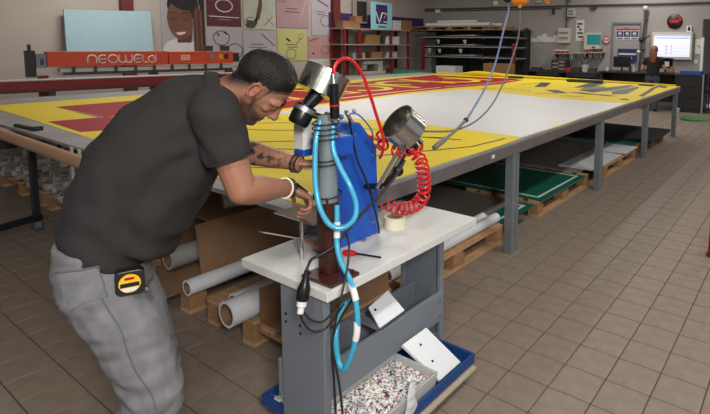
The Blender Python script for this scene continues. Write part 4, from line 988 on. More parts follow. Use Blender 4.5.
# ---- wheeled stand with a long kraft roll
M_stand = mat('stand_black', (22, 22, 24), .5)
st = thing('roll_stand', (-5.05, 1.40, 0), 'black wheeled stand that holds up the long kraft roll', 'stand')
MB().bx(-5.075, -5.03, 1.395, 1.44, .10, .74).build('post', M_stand, st, bevel=.004)
MB().hexa([(-4.95, .98, .095), (-4.90, .98, .095), (-5.02, 1.45, .095), (-5.08, 1.45, .095), (-4.95, .98, .135), (-4.90, .98, .135), (-5.02, 1.45, .135), (-5.08, 1.45, .135)]).build('foot_bar', M_stand, st)
MB().bx(-5.08, -5.02, 1.16, 1.389, .70, .735).build('cradle_arm', M_stand, st)
for (x, y) in ((-5.05, 1.42), (-4.925, 1.01)):
    w_ = MB().cyl((x-.014, y, .04), (x+.014, y, .04), .04, n=20).build('caster', M_rub, st, smooth=40); MB().bx(x-.022, x-.016, y-.02, y+.02, .03, .094).bx(x+.016, x+.022, y-.02, y+.02, .03, .094).bx(x-.022, x+.022, y-.02, y+.02, .083, .0945).build('fork', M_alu, w_)
MB().bx(-5.09, -5.01, 1.17, 1.27, .7355, .801).build('cradle', M_stand, st)
kr = thing('kraft_roll', (-4.4, 1.2, .80), 'long brown kraft paper roll running along the near table edge', 'paper roll')
MB().pipe((-7.4, 1.25, .839), (-2.75, 1.165, .839), .037, .028, 32).build('paper_layer', M_kraft, kr, smooth=40)
MB().pipe((-7.4, 1.25, .839), (-2.75, 1.165, .839), .0278, .025, 32).build('core', M_card, kr, smooth=40)
MB().bx(-7.0, -6.94, 1.21, 1.27, 0, .78).bx(-7.03, -6.91, 1.18, 1.30, .78, .80).build('roll_trestle', M_stand, label='black trestle post under the left end of the kraft roll', cat='trestle')
for i, (x, z0) in enumerate((((-3.947, 1.310, 0.589)[0], .33), ((-3.825, 1.310, 0.609)[0], .30))):
    MB().box((x, 1.315, (z0+.842)/2), (.035, .003, .842-z0), rz=.1).build('strap', M_gline, label=['left white strap hanging from the near table edge', 'right white strap hanging from the near table edge'][i], cat='strap')
cl_ = thing('bar_clamp', (-5.2, 1.4, TZ), 'black bar clamp lying on the bare grey strip of the table', 'clamp')
MB().box((-5.0, 1.385, TZ+.0105), (.40, .035, .02), rz=.05).build('bar', M_stand, cl_, bevel=.004); MB().box((-4.84, 1.40, TZ+.0155), (.05, .07, .03), rz=.05).build('jaw', M_stand, cl_, bevel=.004)
# ================================================================== welding machine along the left wall
def xbox(A, B, x0, x1):
    return MB().bx(x0, x1, A[1], B[1], A[2], B[2])
def ybox(A, B, y0, y1):
    return MB().bx(A[0], B[0], y0, y1, A[2], B[2])
M_oran = mat('machine_orange_red', (196, 66, 30), .45, var=.05); M_dred = mat('machine_dark_red', (120, 22, 24), .45); M_iron = mat('dark_iron', (52, 50, 50), .5); M_lgrey = mat('light_grey_paint', (176, 172, 166), .6)
M_silver = mat('silver_lettering', (214, 206, 200), .5)
we = thing('welding_machine', (-9.4, 4.2, 0), 'long orange and dark red banner welding machine with silver lettering by the left wall', 'machine')
e0, e1 = Vector((-9.38, 2.90, 0)), Vector((-9.02, 5.66, 0)); ed = (e1-e0).normalized(); en = Vector((-ed.y, ed.x, 0))   # en points to the wall side
def alongbox(p, q, z0, z1, thick, m, name, par, off=0, bevel=0):
    a, b = Vector((p[0], p[1], 0)) + en*off, Vector((q[0], q[1], 0)) + en*off
    return MB().prism([a+Vector((0, 0, z0)), b+Vector((0, 0, z0)), b+en*thick+Vector((0, 0, z0)), a+en*thick+Vector((0, 0, z0))], (0, 0, z1-z0)).build(name, m, par, bevel=bevel)
sp_ = e0 + ed*1.66
hd = alongbox(e0, sp_ - ed*.006, 1.115, 1.345, .22, M_oran, 'head_cover', we, 0, .006); alongbox(sp_ + ed*.006, e1, 1.115, 1.335, .22, M_oran, 'head_cover', we, 0, .006)
alongbox(e0 + ed*.15, e1, 1.03, 1.085, .16, M_lgrey, 'weld_bar', we, .03); alongbox(e0 + ed*.2, e1, .985, 1.03, .05, M_iron, 'pressure_bar', we, .05)
for k in range(9): alongbox(e0 + ed*(.3+.28*k), e0 + ed*(.335+.28*k), 1.03, 1.114, .03, M_iron, 'press_pin', we, -.01)
alongbox(e0 - ed*.24, e0 - ed*.13, .97, 1.36, .14, M_black, 'end_column', we, .03); alongbox(e0 - ed*.125, e0 - ed*.005, 1.10, 1.31, .18, M_steel, 'motor_box', we, .02)
alongbox(e0 - ed*.08, e0 - ed*.04, 1.15, 1.24, .01, M_tblue, 'motor_label', we, .009)
alongbox(e0 - ed*.21, e0 - ed*.17, 1.36, 1.45, .03, M_black, 'cable_stub', we, .06)
alongbox(e1 + ed*.002, e1 + ed*.12, 1.14, 1.31, .2, M_black, 'end_cap', we, .01)
for s, m_ in ((2.36, M_grey), (2.52, mat('button_yellow', (200, 150, 30), .5)), (2.62, M_black)):
    alongbox(e0 + ed*s, e0 + ed*(s+.07), 1.2, 1.29, .01, m_, 'button', we, -.011)
for i, s in enumerate((2.30, 2.60)): alongbox(e0 + ed*s, e0 + ed*(s+.14), 1.345, 1.44, .1, M_iron, 'sensor', we, .05)
for s in (-.1, 1.4, 2.7):
    a_ = e0 + ed*s; alongbox(a_, a_ + ed*.12, 0.0, .985, .10, M_dred, 'pillar', we, .10)
# lettering NEOWELD drawn in rounded strokes
def stroke_letters():
    A = lambda cx_, cy_, rx, ry, a0, a1, n=10: [(cx_+rx*math.cos(math.radians(a0+(a1-a0)*k/n)), cy_+ry*math.sin(math.radians(a0+(a1-a0)*k/n))) for k in range(n+1)]
    n_ = [[(0, 0)] + A(.42, .58, .42, .42, 180, 0) + [(.84, 0)]]
    e_ = [A(.45, .5, .45, .5, 50, 310, 14), [(.02, .5), (.75, .5)]]
    o_ = [A(.48, .5, .48, .5, 0, 360, 18)]
    w_ = [[(0, 1), (0, .4)] + A(.33, .36, .33, .36, 180, 360) + [(.66, 1)], [(.66, .4)] + A(.99, .36, .33, .36, 180, 360) + [(1.32, 1)]]
    l_ = [[(0, 1), (0, .36)] + A(.36, .36, .36, .36, 180, 270, 6) + [(.5, 0)]]
    d_ = [A(.42, .42, .42, .42, 60, 330, 14), [(.84, 1), (.84, .1)], [(.5, .45), (.84, .6)]]
    return [(n_, 1.0), (e_, .98), (o_, 1.1), (w_, 1.5), (e_, .95), (l_, .6), (d_, 1.0)]
org = e0 + ed*.50; sx = .138; hh = .125; cx_ = 0
for strokes, adv in stroke_letters():
    lb = MB()
    for s in strokes: lb.sweep([org + ed*((cx_+p[0])*sx) - en*.003 + Vector((0, 0, 1.165 + p[1]*hh)) for p in s], .0085, 6)
    lb.build('letter', M_silver, hd); cx_ += adv
lg_ = e0 + ed*1.86
for r in range(3):
    for c in range(4): alongbox(lg_ + ed*(c*.04), lg_ + ed*(c*.04+.03), 1.19+r*.032, 1.212+r*.032, .004, M_silver, 'logo_bar', we, -.0045)
# long table rail in front of it
r0_ = Vector((-9.143, 2.498, 0.950)) - ed*1.6; r1_ = r0_ + ed*5.6; ed2 = (r1_-r0_).normalized(); n2 = Vector((-ed2.y, ed2.x, 0))
ra = thing('guide_rail', ((r0_+r1_)/2 - Vector((0, 0, .95))), 'long dark red guide rail with pale top between table and welding machine', 'rail')
def railbox(z0, z1, o0, o1, m, nm): return MB().prism([r0_+n2*o0+Vector((0, 0, z0-.95)), r1_+n2*o0+Vector((0, 0, z0-.95)), r1_+n2*o1+Vector((0, 0, z0-.95)), r0_+n2*o1+Vector((0, 0, z0-.95))], (0, 0, z1-z0)).build(nm, m, ra)
railbox(.80, .935, 0, .09, M_dred, 'rail_beam'); railbox(.936, .952, -.005, .20, M_lgrey, 'rail_top'); railbox(.77, .80, .01, .12, M_iron, 'rail_foot')
for t in (.05, .35, .65, .97):
    p = r0_.lerp(r1_, t); MB().bx(p.x-.08, p.x-.02, p.y-.04, p.y+.04, 0, .77).build('rail_leg', M_iron, ra)
# ================================================================== left wall: column, board, posters
M_colr = mat('column_red', (96, 32, 26), .6); M_pblue = mat('pale_blue_foam', (152, 180, 188), .7, var=.03)
MB().bx(-10.99, -10.85, *sorted(((-10.850, 9.830, 1.585)[1], (-10.850, 10.067, 1.588)[1])), 0, 3.8).build('trim_2', M_colr, kind='structure')
MB().bx(-10.99, -10.88, *sorted(((-10.900, 4.577, 2.185)[1], (-10.900, 4.788, 2.199)[1])), 0, 3.8).build('trim_3', M_colr, kind='structure')
pb = [Vector(p) for p in ((-10.750, 3.614, 1.290), (-10.750, 5.058, 1.277), (-10.860, 5.084, 2.091), (-10.860, 3.643, 2.045))]
o_ = MB().prism(pb, (-.04, 0, 0)).build('foam_board', M_pblue, label='large pale blue foam board leaning on the left wall behind the welding machine', cat='board', bevel=.004)
WXP = -10.985
def poster(A, B, m, lb, nm='poster', ztop=None):
    y0, y1 = sorted((A[1], B[1])); z0, z1 = sorted((A[2], B[2])); z1 = ztop or z1
    t = thing(nm, (WXP, (y0+y1)/2, z0), lb, 'poster'); MB().bx(-10.998, WXP, y0+.004, y1-.004, z0+.004, z1-.004).build('sheet', m, t); return t, y0, y1, z0, z1
def wdisc(t, nm, cy_, cz, ry, rz_, m, lay=1, n=24, rot=0, half=None):
    pts = []
    for k in range(n):
        a = 2*PI*k/n; y, z = ry*math.cos(a), rz_*math.sin(a); y, z = y*math.cos(rot)-z*math.sin(rot), y*math.sin(rot)+z*math.cos(rot)
        pts.append((WXP+.0012*lay, cy_+y, cz+z))
    MB().prism(pts, (.0008, 0, 0)).build(nm, m, t)
def wline(t, nm, pts, r, m, lay=1, closed=False):
    P = [Vector((0, p[0], p[1])) for p in pts]; n = len(P); A_, B_ = [], []; x = WXP+.0012*lay
    for i in range(n):
        d = (P[(i+1) % n]-P[i-1]) if closed else (P[min(i+1, n-1)]-P[max(i-1, 0)])
        d.normalize(); q = Vector((0, -d.z, d.y))*r; A_.append(P[i]+q); B_.append(P[i]-q)
    mb = MB(); mb.add([(x, p.y, p.z) for p in A_+B_] + [(x+.0008, p.y, p.z) for p in A_+B_], [(i, (i+1) % n, n+(i+1) % n, n+i) for i in range(n if closed else n-1)] + [(2*n+i, 3*n+i, 3*n+(i+1) % n, 2*n+(i+1) % n) for i in range(n if closed else n-1)]); mb.build(nm, m, t)
def wpoly(t, nm, pts, m, lay=1): MB().prism([(WXP+.0012*lay, p[0], p[1]) for p in pts], (.0008, 0, 0)).build(nm, m, t)
P_grey = mat('print_pale_grey', (158, 154, 160), .5); P_face = mat('print_brown', (112, 70, 53), .5, var=.22, scale=3); P_faced = mat('print_dark_brown', (84, 50, 40), .5); P_hair = mat('print_black', (22, 19, 20), .5); P_wine = mat('print_wine', (84, 26, 38), .5); P_white = mat('print_white', (204, 199, 195), .5)
P_pink = mat('print_dusty_pink', (168, 136, 136), .5, var=.05, scale=2); P_lav = mat('print_lavender', (172, 163, 169), .5, var=.04, scale=2); P_yel = mat('print_pale_yellow', (188, 183, 116), .5); P_grn = mat('print_pale_green', (178, 180, 162), .5, var=.08, scale=3); P_dk = mat('print_charcoal', (66, 58, 58), .5); P_rose = mat('print_rose', (178, 138, 132), .5, var=.05, scale=2); P_lips = mat('print_lips', (128, 58, 54), .5)
# portrait poster
t, y0, y1, z0, z1 = poster((-10.985, 5.336, 2.338), (-10.985, 6.254, 1.283), P_grey, 'portrait poster of a smiling woman with folded hands on the left wall', ztop=2.75)
W = y1-y0; zc = z0; 
def PT(a, b): return (y0 + a*W, z0 + b)              # a across 0..1, b height above the lower edge
yc, zz_ = PT(.42, .62)
wpoly(t, 'blouse', [PT(.02, .01), PT(.02, .10), PT(.12, .22), PT(.30, .28), PT(.62, .27), PT(.80, .16), PT(.92, .10), PT(.92, .01)], P_white, 1)
wpoly(t, 'neck', [PT(.34, .2), PT(.66, .2), PT(.70, .5), PT(.34, .5)], P_faced, 2)
wdisc(t, 'hair', PT(.50, .98)[0], PT(.5, .98)[1], W*.36, .34, P_hair, 3)
wdisc(t, 'face', PT(.42, .66)[0], PT(.42, .66)[1], W*.29, .40, P_face, 4, rot=.12)
wdisc(t, 'hair', PT(.52, 1.07)[0], PT(.5, 1.07)[1], W*.33, .19, P_hair, 5, rot=-.2)
for a in (.26, .54):
    wline(t, 'eyebrow', [PT(a-.09, .80), PT(a, .84), PT(a+.09, .80)], .008, P_hair, 6); wline(t, 'eyelid', [PT(a-.08, .70), PT(a, .675), PT(a+.08, .70)], .007, P_hair, 6)
wline(t, 'nose', [PT(.36, .68), PT(.33, .54), PT(.40, .51), PT(.46, .54)], .007, P_faced, 6)
wpoly(t, 'lips', [PT(.24, .40), PT(.38, .44), PT(.54, .45), PT(.60, .44), PT(.52, .36), PT(.40, .31), PT(.30, .33)], P_lips, 6); wpoly(t, 'teeth', [PT(.29, .395), PT(.40, .42), PT(.55, .43), PT(.50, .385), PT(.40, .355)], P_white, 7)
for k in range(4): wpoly(t, 'hand', [PT(.72+.055*k, .01), PT(.775+.055*k, .01), PT(.775+.05*k, .95-.05*abs(k-1.5)), PT(.735+.05*k, 1.0-.05*abs(k-1.5)), PT(.72+.05*k, .92-.05*abs(k-1.5))], P_face if k % 2 else P_faced, 6)
wpoly(t, 'dark_strip', [PT(.93, .01), PT(.995, .01), PT(.995, 1.3), PT(.80, 1.3), PT(.90, .9)], P_hair, 1)
# wine poster with an oval ring
t, y0, y1, z0, z1 = poster((-10.985, 6.301, 2.410), (-10.985, 7.129, 1.854), P_wine, 'wine red poster with a white oval ring beside the portrait', ztop=2.75)
cyy = (y0+y1)/2
wline(t, 'ring', [(cyy+.20*math.cos(a), z0+.46+.135*math.sin(a)) for a in [k*2*PI/28 for k in range(28)]], .012, P_white, 1, True)
text_mesh('IN Colour', .17, (WXP+.0015, cyy, z0+.74), (0, 1, 0), (0, 0, 1)).build('lettering', P_white, t)
wline(t, 'text_line', [(cyy-.36, z0+.215), (cyy+.36, z0+.205)], .010, P_white, 1); wline(t, 'text_line', [(cyy-.16, z0+.15), (cyy+.16, z0+.148)], .006, P_rose, 1)
def rings(t, lst, m=P_dk):
    for (a, b, ra_, n) in lst:
        wline(t, 'bracelet', [(a+ra_*math.cos(q)*(1+.06*math.sin(5*q)), b+ra_*.85*math.sin(q)) for q in [k*2*PI/n for k in range(n)]], ra_*.055, m, 1, True)
def poster2(A, B, m, lb, ztop=None, r=(), lines=()):
    t, y0, y1, z0, z1 = poster(A, B, m, lb, ztop=ztop); W, Hh = y1-y0, z1-z0
    rings(t, [(y0+a*W, z0+b*Hh, c, 18) for a, b, c in r])
    for (a, b, c, d, th, mm) in lines: wline(t, 'text_line', [(y0+a*W, z0+b*Hh), (y0+c*W, z0+d*Hh)], th*.6, mm, 1)
    return t, y0, y1, z0, z1
poster2((-10.985, 6.276, 1.816), (-10.985, 7.109, 0.950), P_lav, 'lilac jewellery poster with two dark bracelets below the wine poster', None, [(.42, .74, .19, 18), (.80, .40, .2, 18)] and [(.42, .74, .19), (.80, .40, .2)], [(.30, .86, .36, .80, .03, P_hair), (.5, .9, .58, .84, .03, P_hair)])
t, y0, y1, z0, z1 = poster2((-10.985, 7.189, 2.476), (-10.985, 8.062, 1.810), P_grn, 'pale green poster with a hanging dark necklace', 2.75, [(.2, .16, .15)], [(.62, .1, .9, .35, .012, P_dk), (.7, .3, .95, .1, .012, P_dk)])
wpoly(t, 'necklace', [(y0+.30, z0+.18), (y0+.42, z0+.25), (y0+.50, z0+.55), (y0+.48, z0+1.0), (y0+.40, z0+1.0), (y0+.40, z0+.6), (y0+.32, z0+.30)], P_faced, 2); wpoly(t, 'necklace', [(y0+.05, z0+.05), (y0+.28, z0+.03), (y0+.36, z0+.15), (y0+.36, z0+.28), (y0+.26, z0+.20), (y0+.08, z0+.22)], P_dk, 2)
poster2((-10.985, 8.085, 2.542), (-10.985, 9.078, 1.877), P_pink, 'dusty pink jewellery poster with script lettering, upper row', 2.75, [(.18, .85, .13)], [(.3, .55, .62, .55, .016, P_dk), (.24, .46, .7, .46, .016, P_dk), (.95, .9, .7, .2, .008, P_white), (.5, .95, .75, .75, .008, P_dk)])
poster2((-10.985, 9.162, 2.622), (-10.985, 9.936, 1.696), P_lav, 'pale poster with one dark bead bracelet next to the red column', 2.75, [(.62, .38, .17)], [(.2, .6, .6, .6, .014, P_dk), (.25, .54, .55, .54, .014, P_dk), (.1, .95, .75, .75, .03, P_dk)])
poster2((-10.985, 7.164, 1.774), (-10.985, 8.055, 1.071), P_lav, "lilac poster with diagonal bracelets above the man's head", None, [(.3, .1, .14)], [(.55, .9, .95, .5, .02, P_dk), (.2, .55, .6, .55, .014, P_dk), (.15, .45, .7, .45, .014, P_dk), (.6, .95, .98, .6, .012, P_white)])
poster2((-10.985, 8.092, 1.835), (-10.985, 8.993, 1.038), P_yel, 'pale yellow jewellery poster in the lower row', None, [(.45, .22, .15), (.8, .78, .08)], [(.30, .72, .42, .62, .04, P_hair), (.28, .52, .62, .52, .014, P_dk), (.35, .44, .68, .44, .014, P_dk), (.62, .5, .8, .75, .014, P_dk)])
poster2((-10.985, 9.041, 1.667), (-10.985, 9.925, 1.074), P_rose, 'small rose poster with one bracelet next to the red column', None, [(.65, .4, .13)], [(.05, .8, .4, .95, .02, P_faced), (.18, .3, .2, .2, .04, P_hair), (.75, .9, .85, .8, .02, P_dk)])
poster2((-10.985, 9.027, 1.077), (-10.985, 9.921, 0.852), P_white, 'white loose flap of paper below the rose poster', None, (), [(.1, .5, .9, .6, .008, P_grn)])
# ================================================================== shelf unit in the corner
M_shred = mat('shelf_red', (122, 24, 28), .5); M_shelf = mat('shelf_board', (150, 140, 124), .7, var=.1, scale=4); M_purple = mat('purple_panel', (66, 38, 92), .6); M_box = mat('carton_brown', (138, 100, 64), .8, var=.1); M_wbox = mat('white_box', (196, 194, 188), .6); M_cyanp = mat('pale_cyan_board', (140, 196, 206), .5)
su = thing('shelf_unit', (-10.7, 11.1, 0), 'corner shelf unit with red uprights and crowded shelves', 'shelf')
SX0, SX1 = -10.95, -10.40
sy0, sy1 = 9.75, 12.5
for y in (9.80, 10.35, 11.65, 12.45):
    for x in (SX0+.03, SX1-.03): MB().bx(x-.03, x+.03, y-.035, y+.035, 0, 1.92 if y > 9.9 else 1.9).build('upright', M_shred, su)
SZ = (.62, 1.08, 1.48, 1.915)
for z in SZ: MB().bx(SX0, SX1+.02, sy0, sy1, z-.03, z).build('shelf_board', M_shelf, su)
MB().bx(-10.995, -10.965, 9.75, 13.9, 1.93, 2.34).build('wall_panel', M_purple, label='purple panel on the wall above the corner shelf', cat='panel')
def shelf_box(A, B, z, m, lb, cat_='box', dep=.35, lid=None, nm='storage_box'):
    y0, y1 = sorted((A[1], B[1])); h_ = abs(A[2]-B[2]); x1_ = SX1-.075
    t = thing(nm, (x1_-dep/2, (y0+y1)/2, z), lb, cat_)
    MB().bx(x1_-dep, x1_, y0, y1, z+.0005, z+h_*.82).build('body', m, t); MB().bx(x1_-dep-.004, x1_+.006, y0-.006, y1+.006, z+h_*.82+.0005, z+h_).build('lid', lid or m, t)
    return t
shelf_box((-10.400, 9.798, 1.961), (-10.400, 10.434, 2.147), 1.916, M_box, 'brown carton at the left end of the top shelf', dep=.3)
shelf_box((-10.400, 10.281, 2.141), (-10.400, 10.514, 2.289), 2.102, M_box, 'small brown carton stacked on the top-shelf carton', dep=.25)
shelf_box((-10.400, 11.832, 1.969), (-10.400, 12.177, 2.252), 1.916, M_wbox, 'white printed box right of the pale cyan frame', dep=.25)
shelf_box((-10.400, 12.224, 2.012), (-10.400, 12.705, 2.307), 1.916, M_box, 'brown carton at the right end of the top shelf', dep=.35)
shelf_box((-10.400, 10.664, 1.570), (-10.400, 11.241, 1.836), 1.481, M_box, 'reddish brown carton on the second shelf', dep=.3)
shelf_box((-10.400, 11.325, 1.576), (-10.400, 11.434, 1.811), 1.481, M_iron, 'narrow dark box beside the second-shelf carton', dep=.3)
shelf_box((-10.400, 11.542, 1.534), (-10.400, 12.084, 1.765), 1.481, M_wbox, 'white box on the second shelf behind the red upright', dep=.3)
shelf_box((-10.400, 10.902, 1.101), (-10.400, 11.323, 1.284), 1.081, M_box, 'brown carton on the third shelf', dep=.3)
shelf_box((-10.400, 11.540, 1.075), (-10.400, 11.991, 1.250), 1.081, M_lgrey, 'grey box at the right of the third shelf', dep=.3)
shelf_box((-10.400, 11.852, 0.616), (-10.400, 12.465, 0.747), .621, M_box, 'brown carton on the lowest shelf', dep=.3)
for i, u in enumerate((354.2, 358.6, 363.4)):
    p = [(-10.600, 10.319, 1.091), (-10.600, 10.489, 1.088), (-10.600, 10.678, 1.085)][i]
    t = thing('thread_cone', (p[0], p[1], 1.081), ['leftmost white thread cone on the third shelf', 'middle white thread cone on the third shelf', 'rightmost white thread cone on the third shelf'][i], 'thread cone')
    MB().lathe([(.0, .01), (.055, .01), (.05, .15), (.035, .165), (.0, .165)], (p[0], p[1], 1.081), (0, 0, 1), 16).build('thread', P_white, t, smooth=40); MB().cyl((p[0], p[1], 1.0815), (p[0], p[1], 1.091), .06, n=16).build('base', M_lgrey, t); MB().cyl((p[0], p[1], 1.246), (p[0], p[1], 1.275), .015, n=10).build('core', M_box, t)
# pale cyan frame with letter strokes
cf = thing('letter_frame', (-10.450, 11.254, 1.981), 'pale cyan frame sign with white V and 3 shapes on the top shelf', 'sign')
A_, B_ = (-10.450, 10.860, 1.997), (-10.450, 11.734, 2.690)
ya, yb = sorted((A_[1], B_[1])); za, zb_ = 1.918, B_[2]; fw = (yb-ya)*.21
for (a, b, c, d) in ((ya, ya+fw, za, zb_), (yb-fw, yb, za, zb_), (ya+fw, yb-fw, za, za+.15), (ya+fw, yb-fw, zb_-.07, zb_)): MB().bx(-10.48, -10.45, a, b, c, d).build('frame_bar', M_cyanp, cf)
MB().bx(-10.475, -10.465, ya+fw, yb-fw, za+.15, zb_-.07).build('panel', M_purple, cf)
ww = yb-ya-2*fw; hb = zb_-.07-za-.15
def FP(a, b): return (-10.462, ya+fw+a*ww, za+.15+b*hb)
MB().sweep([FP(.02, .62), FP(.30, .08), FP(.55, .58)], .022, 6).build('letter', P_white, cf); MB().sweep([FP(.55, .58), FP(.95, .55)], .022, 6).build('letter', P_white, cf); MB().sweep([FP(.92, .55), FP(.68, .30)], .015, 6).build('letter', P_pink, cf); MB().sweep([FP(.66, .12), FP(.95, .10)], .022, 6).build('letter', P_white, cf)
MB().bx(-10.449, -10.446, ya+fw*1.5, yb-fw*1.5, za+.05, za+.085).build('slot', M_black, cf)
pf = thing('framed_picture', (-10.600, 10.557, 2.183), 'dark framed picture leaning at the left of the top shelf', 'picture')
A_, B_ = (-10.900, 10.581, 2.344), (-10.900, 11.146, 2.737); MB().bx(-10.92, -10.90, *sorted((A_[1], B_[1])), 2.08, B_[2]).build('frame', M_shelf, pf)
MB().bx(-10.899, -10.896, min(A_[1], B_[1])+.15, max(A_[1], B_[1])-.02, 2.13, B_[2]-.03).build('picture', M_iron, pf)
# sewing machine on the lowest shelf
sm = thing('sewing_machine', (-10.400, 10.898, 0.626), 'grey and white sewing machine on the lowest shelf', 'sewing machine')
q = (-10.450, 10.951, 0.651); yq = q[1]
MB().bx(-10.75, -10.45, yq-.45, yq+.5, .621, .70).build('bed', M_lgrey, sm, bevel=.01); MB().bx(-10.70, -10.50, yq+.25, yq+.45, .70, 1.0).build('column', M_wbox, sm, bevel=.02); MB().bx(-10.70, -10.50, yq-.35, yq+.25, .90, 1.0).build('arm', M_wbox, sm, bevel=.02); MB().bx(-10.68, -10.52, yq-.4, yq-.2, .75, .90).build('head', M_lgrey, sm, bevel=.02)
MB().cyl((-10.6, yq+.45, .9), (-10.6, yq+.5, .9), .09, n=20).build('hand_wheel', M_iron, sm, smooth=40); MB().cyl((-10.6, yq-.3, .70), (-10.6, yq-.3, .75), .01, n=8).build('needle_bar', M_alu, sm); MB().cyl((-10.6, yq-.1, 1.0), (-10.6, yq-.1, 1.04), .035, n=14).build('spool', P_white, sm)
# ================================================================== cantilever rack of sheets on the far wall
M_rack = mat('rack_dark', (40, 39, 40), .6); M_shA = mat('acrylic_edge', (150, 148, 146), .35); M_shB = mat('sheet_stock_dark', (70, 68, 68), .5)
rk = thing('sheet_rack', (-8.9, 13.4, 0), 'dark cantilever rack stacked with sheets beside the corner shelf', 'rack')
for x in (-10.3, -9.2, -8.1, -7.05):
    MB().bx(x-.05, x+.05, 13.80, 13.9, 0, 2.0).build('column', M_rack, rk)
    for z in (1.10, 1.415, 1.70, 1.93): MB().bx(x-.04, x+.04, 13.12, 13.8, z-.045, z).build('arm', M_rack, rk)
for x in (-10.32, -7.03): MB().bx(x-.045, x+.045, 13.03, 13.095, .0, 1.55).build('upright', M_shred, rk)
MB().bx(-10.4, -6.95, 13.92, 13.95, .0, 1.95).build('back_panel', M_rack, rk)
k = 0
labels = ['pale acrylic sheets on the %s arm of the dark rack', 'dark sheet stock on the %s arm of the dark rack', 'warped pale offcut on the %s arm of the dark rack']
for z, nm_ in ((1.10, 'lowest'), (1.415, 'middle'), (1.70, 'upper')):
    MB().bx(-10.45, -7.0, 13.10, 13.78, z+.0005, z+.022).build('sheet', M_shA, label=labels[0] % nm_, cat='sheet')
    MB().bx(-10.2, -7.3, 13.13, 13.75, z+.0225, z+.06).build('sheet', M_shB, label=labels[1] % nm_, cat='sheet')
    MB().hexa([(-9.6, 13.12, z+.0605), (-8.4, 13.12, z+.0605), (-8.4, 13.7, z+.0605), (-9.6, 13.7, z+.0605), (-9.6, 13.12, z+.068), (-8.4, 13.12, z+.10), (-8.4, 13.7, z+.10), (-9.6, 13.7, z+.068)]).build('sheet', M_shA, label=labels[2] % nm_, cat='sheet')
# pallet and long rolls on top
tp = thing('pallet', (-9.0, 13.45, 1.93), 'long wooden pallet lying on top of the dark rack', 'pallet')
MB().bx(-10.8, -7.4, 13.08, 13.8, 2.03, 2.05).build('deck', M_wood, tp); MB().bx(-10.8, -7.4, 13.08, 13.8, 1.9305, 1.95).build('deck', M_wood2, tp)
for x in (-10.75, -10.0, -9.3, -8.6, -7.45): MB().bx(x-.05, x+.05, 13.09, 13.79, 1.95, 2.03).build('block', M_wood2, tp)
for i, (x0, x1, y, z, r) in enumerate(((-10.3, -7.9, 13.2, 2.11, .055), (-10.2, -7.6, 13.38, 2.10, .045), (-9.9, -8.4, 13.28, 2.20, .045))):
    tube('paper_tube', (x0, y, z), (x1, y, z), r, r*.6, ['white long roll in front on the rack-top pallet', 'thinner white roll behind on the rack-top pallet', 'white roll lying on two others on the rack-top pallet'][i])
M_hang = mat('pale_offcut', (170, 168, 164), .5)
for i, (u, z) in enumerate(((-9.75, 1.66), (-8.9, 1.38), (-9.7, 1.37), (-8.75, 1.66), (-10.1, 1.38))):
    MB().hexa([(u, 13.085, z-.14), (u+.06, 13.085, z-.14), (u+.06, 13.095, z-.14), (u, 13.095, z-.14), (u-.05, 13.085, z-.02), (u+.08, 13.085, z-.02), (u+.08, 13.095, z-.02), (u-.05, 13.095, z-.02)]).build('tag_strip', M_hang, rk)
# low things in front of the rack: flat cartons behind the table
MB().bx(-9.3, -8.6, 12.4, 12.8, 0, .86).build('carton', M_wbox, label='pale carton standing between banner and dark rack', cat='carton', bevel=.005)
MB().bx(-7.7, -6.9, 12.5, 12.9, 0, .98).build('carton', M_box, label='brown carton standing in front of the right rack post', cat='carton', bevel=.005)
MB().bx(-10.2, -9.4, 11.5, 12.2, 0, .72).build('crate', mat('teal_board', (40, 120, 116), .6), label='teal crate behind the far end of the banner', cat='crate', bevel=.005)
# ================================================================== far wall fittings
YW = 13.97
def wy(A, B, m, nm, par=None, y0=YW-.03, y1=13.998, **kw):
    return MB().bx(*sorted((A[0], B[0])), y0, y1, *sorted((A[2], B[2]))).build(nm, m, par, **kw)
M_cond = mat('conduit_dark', (62, 60, 58), .6); M_beige = mat('beige_plastic', (188, 182, 168), .5); M_teal = mat('screen_teal', (30, 120, 122), .3, emit=.25); M_scr = mat('screen_white', (226, 230, 246), .3, emit=.55); M_navy = mat('sign_navy', (26, 42, 88), .5); M_digit = mat('led_red', (225, 30, 50), .4, emit=.8)
cd = thing('cable_conduit', (-6.5, 13.95, 2.6), 'dark cable conduit running along the far wall with drop pipes', 'conduit')
MB().cyl((-10.95, 13.95, 2.66), (-.6, 13.95, 2.585), .022, n=8).build('run', M_cond, cd, smooth=40); MB().cyl((-10.95, 13.95, 2.60), (-6.0, 13.95, 2.56), .014, n=8).build('run', M_cond, cd, smooth=40)
x_ = (-5.833, 13.950, 2.510)[0]; MB().cyl((x_, 13.95, 3.79), (x_, 13.95, 2.0), .022, n=8).build('drop', M_cond, cd, smooth=40); MB().cyl((x_+.07, 13.95, 3.79), (x_+.07, 13.95, 2.72), .016, n=8).build('drop', M_cond, cd, smooth=40)
for (nm, A, B, m, lb, cat_) in (
    ('junction_box', (-5.790, 13.970, 2.314), (-5.575, 13.970, 2.547), M_lgrey, 'grey junction box on the wall conduit', 'junction box'),
    ('fuse_box', (-6.053, 13.970, 1.577), (-5.703, 13.970, 2.004), M_beige, 'beige fuse box left of the wall chart', 'fuse box')):
    t = thing(nm, ((A[0]+B[0])/2, 13.98, A[2]), lb, cat_); wy(A, B, m, 'case', t, 13.86, 13.998, bevel=.008)
    for f in (.33, .68): MB().bx(min(A[0], B[0])+.04, max(A[0], B[0])-.04, 13.852, 13.8595, A[2]+(B[2]-A[2])*f-.03, A[2]+(B[2]-A[2])*f+.03).build('cover_slot', M_grey, t)
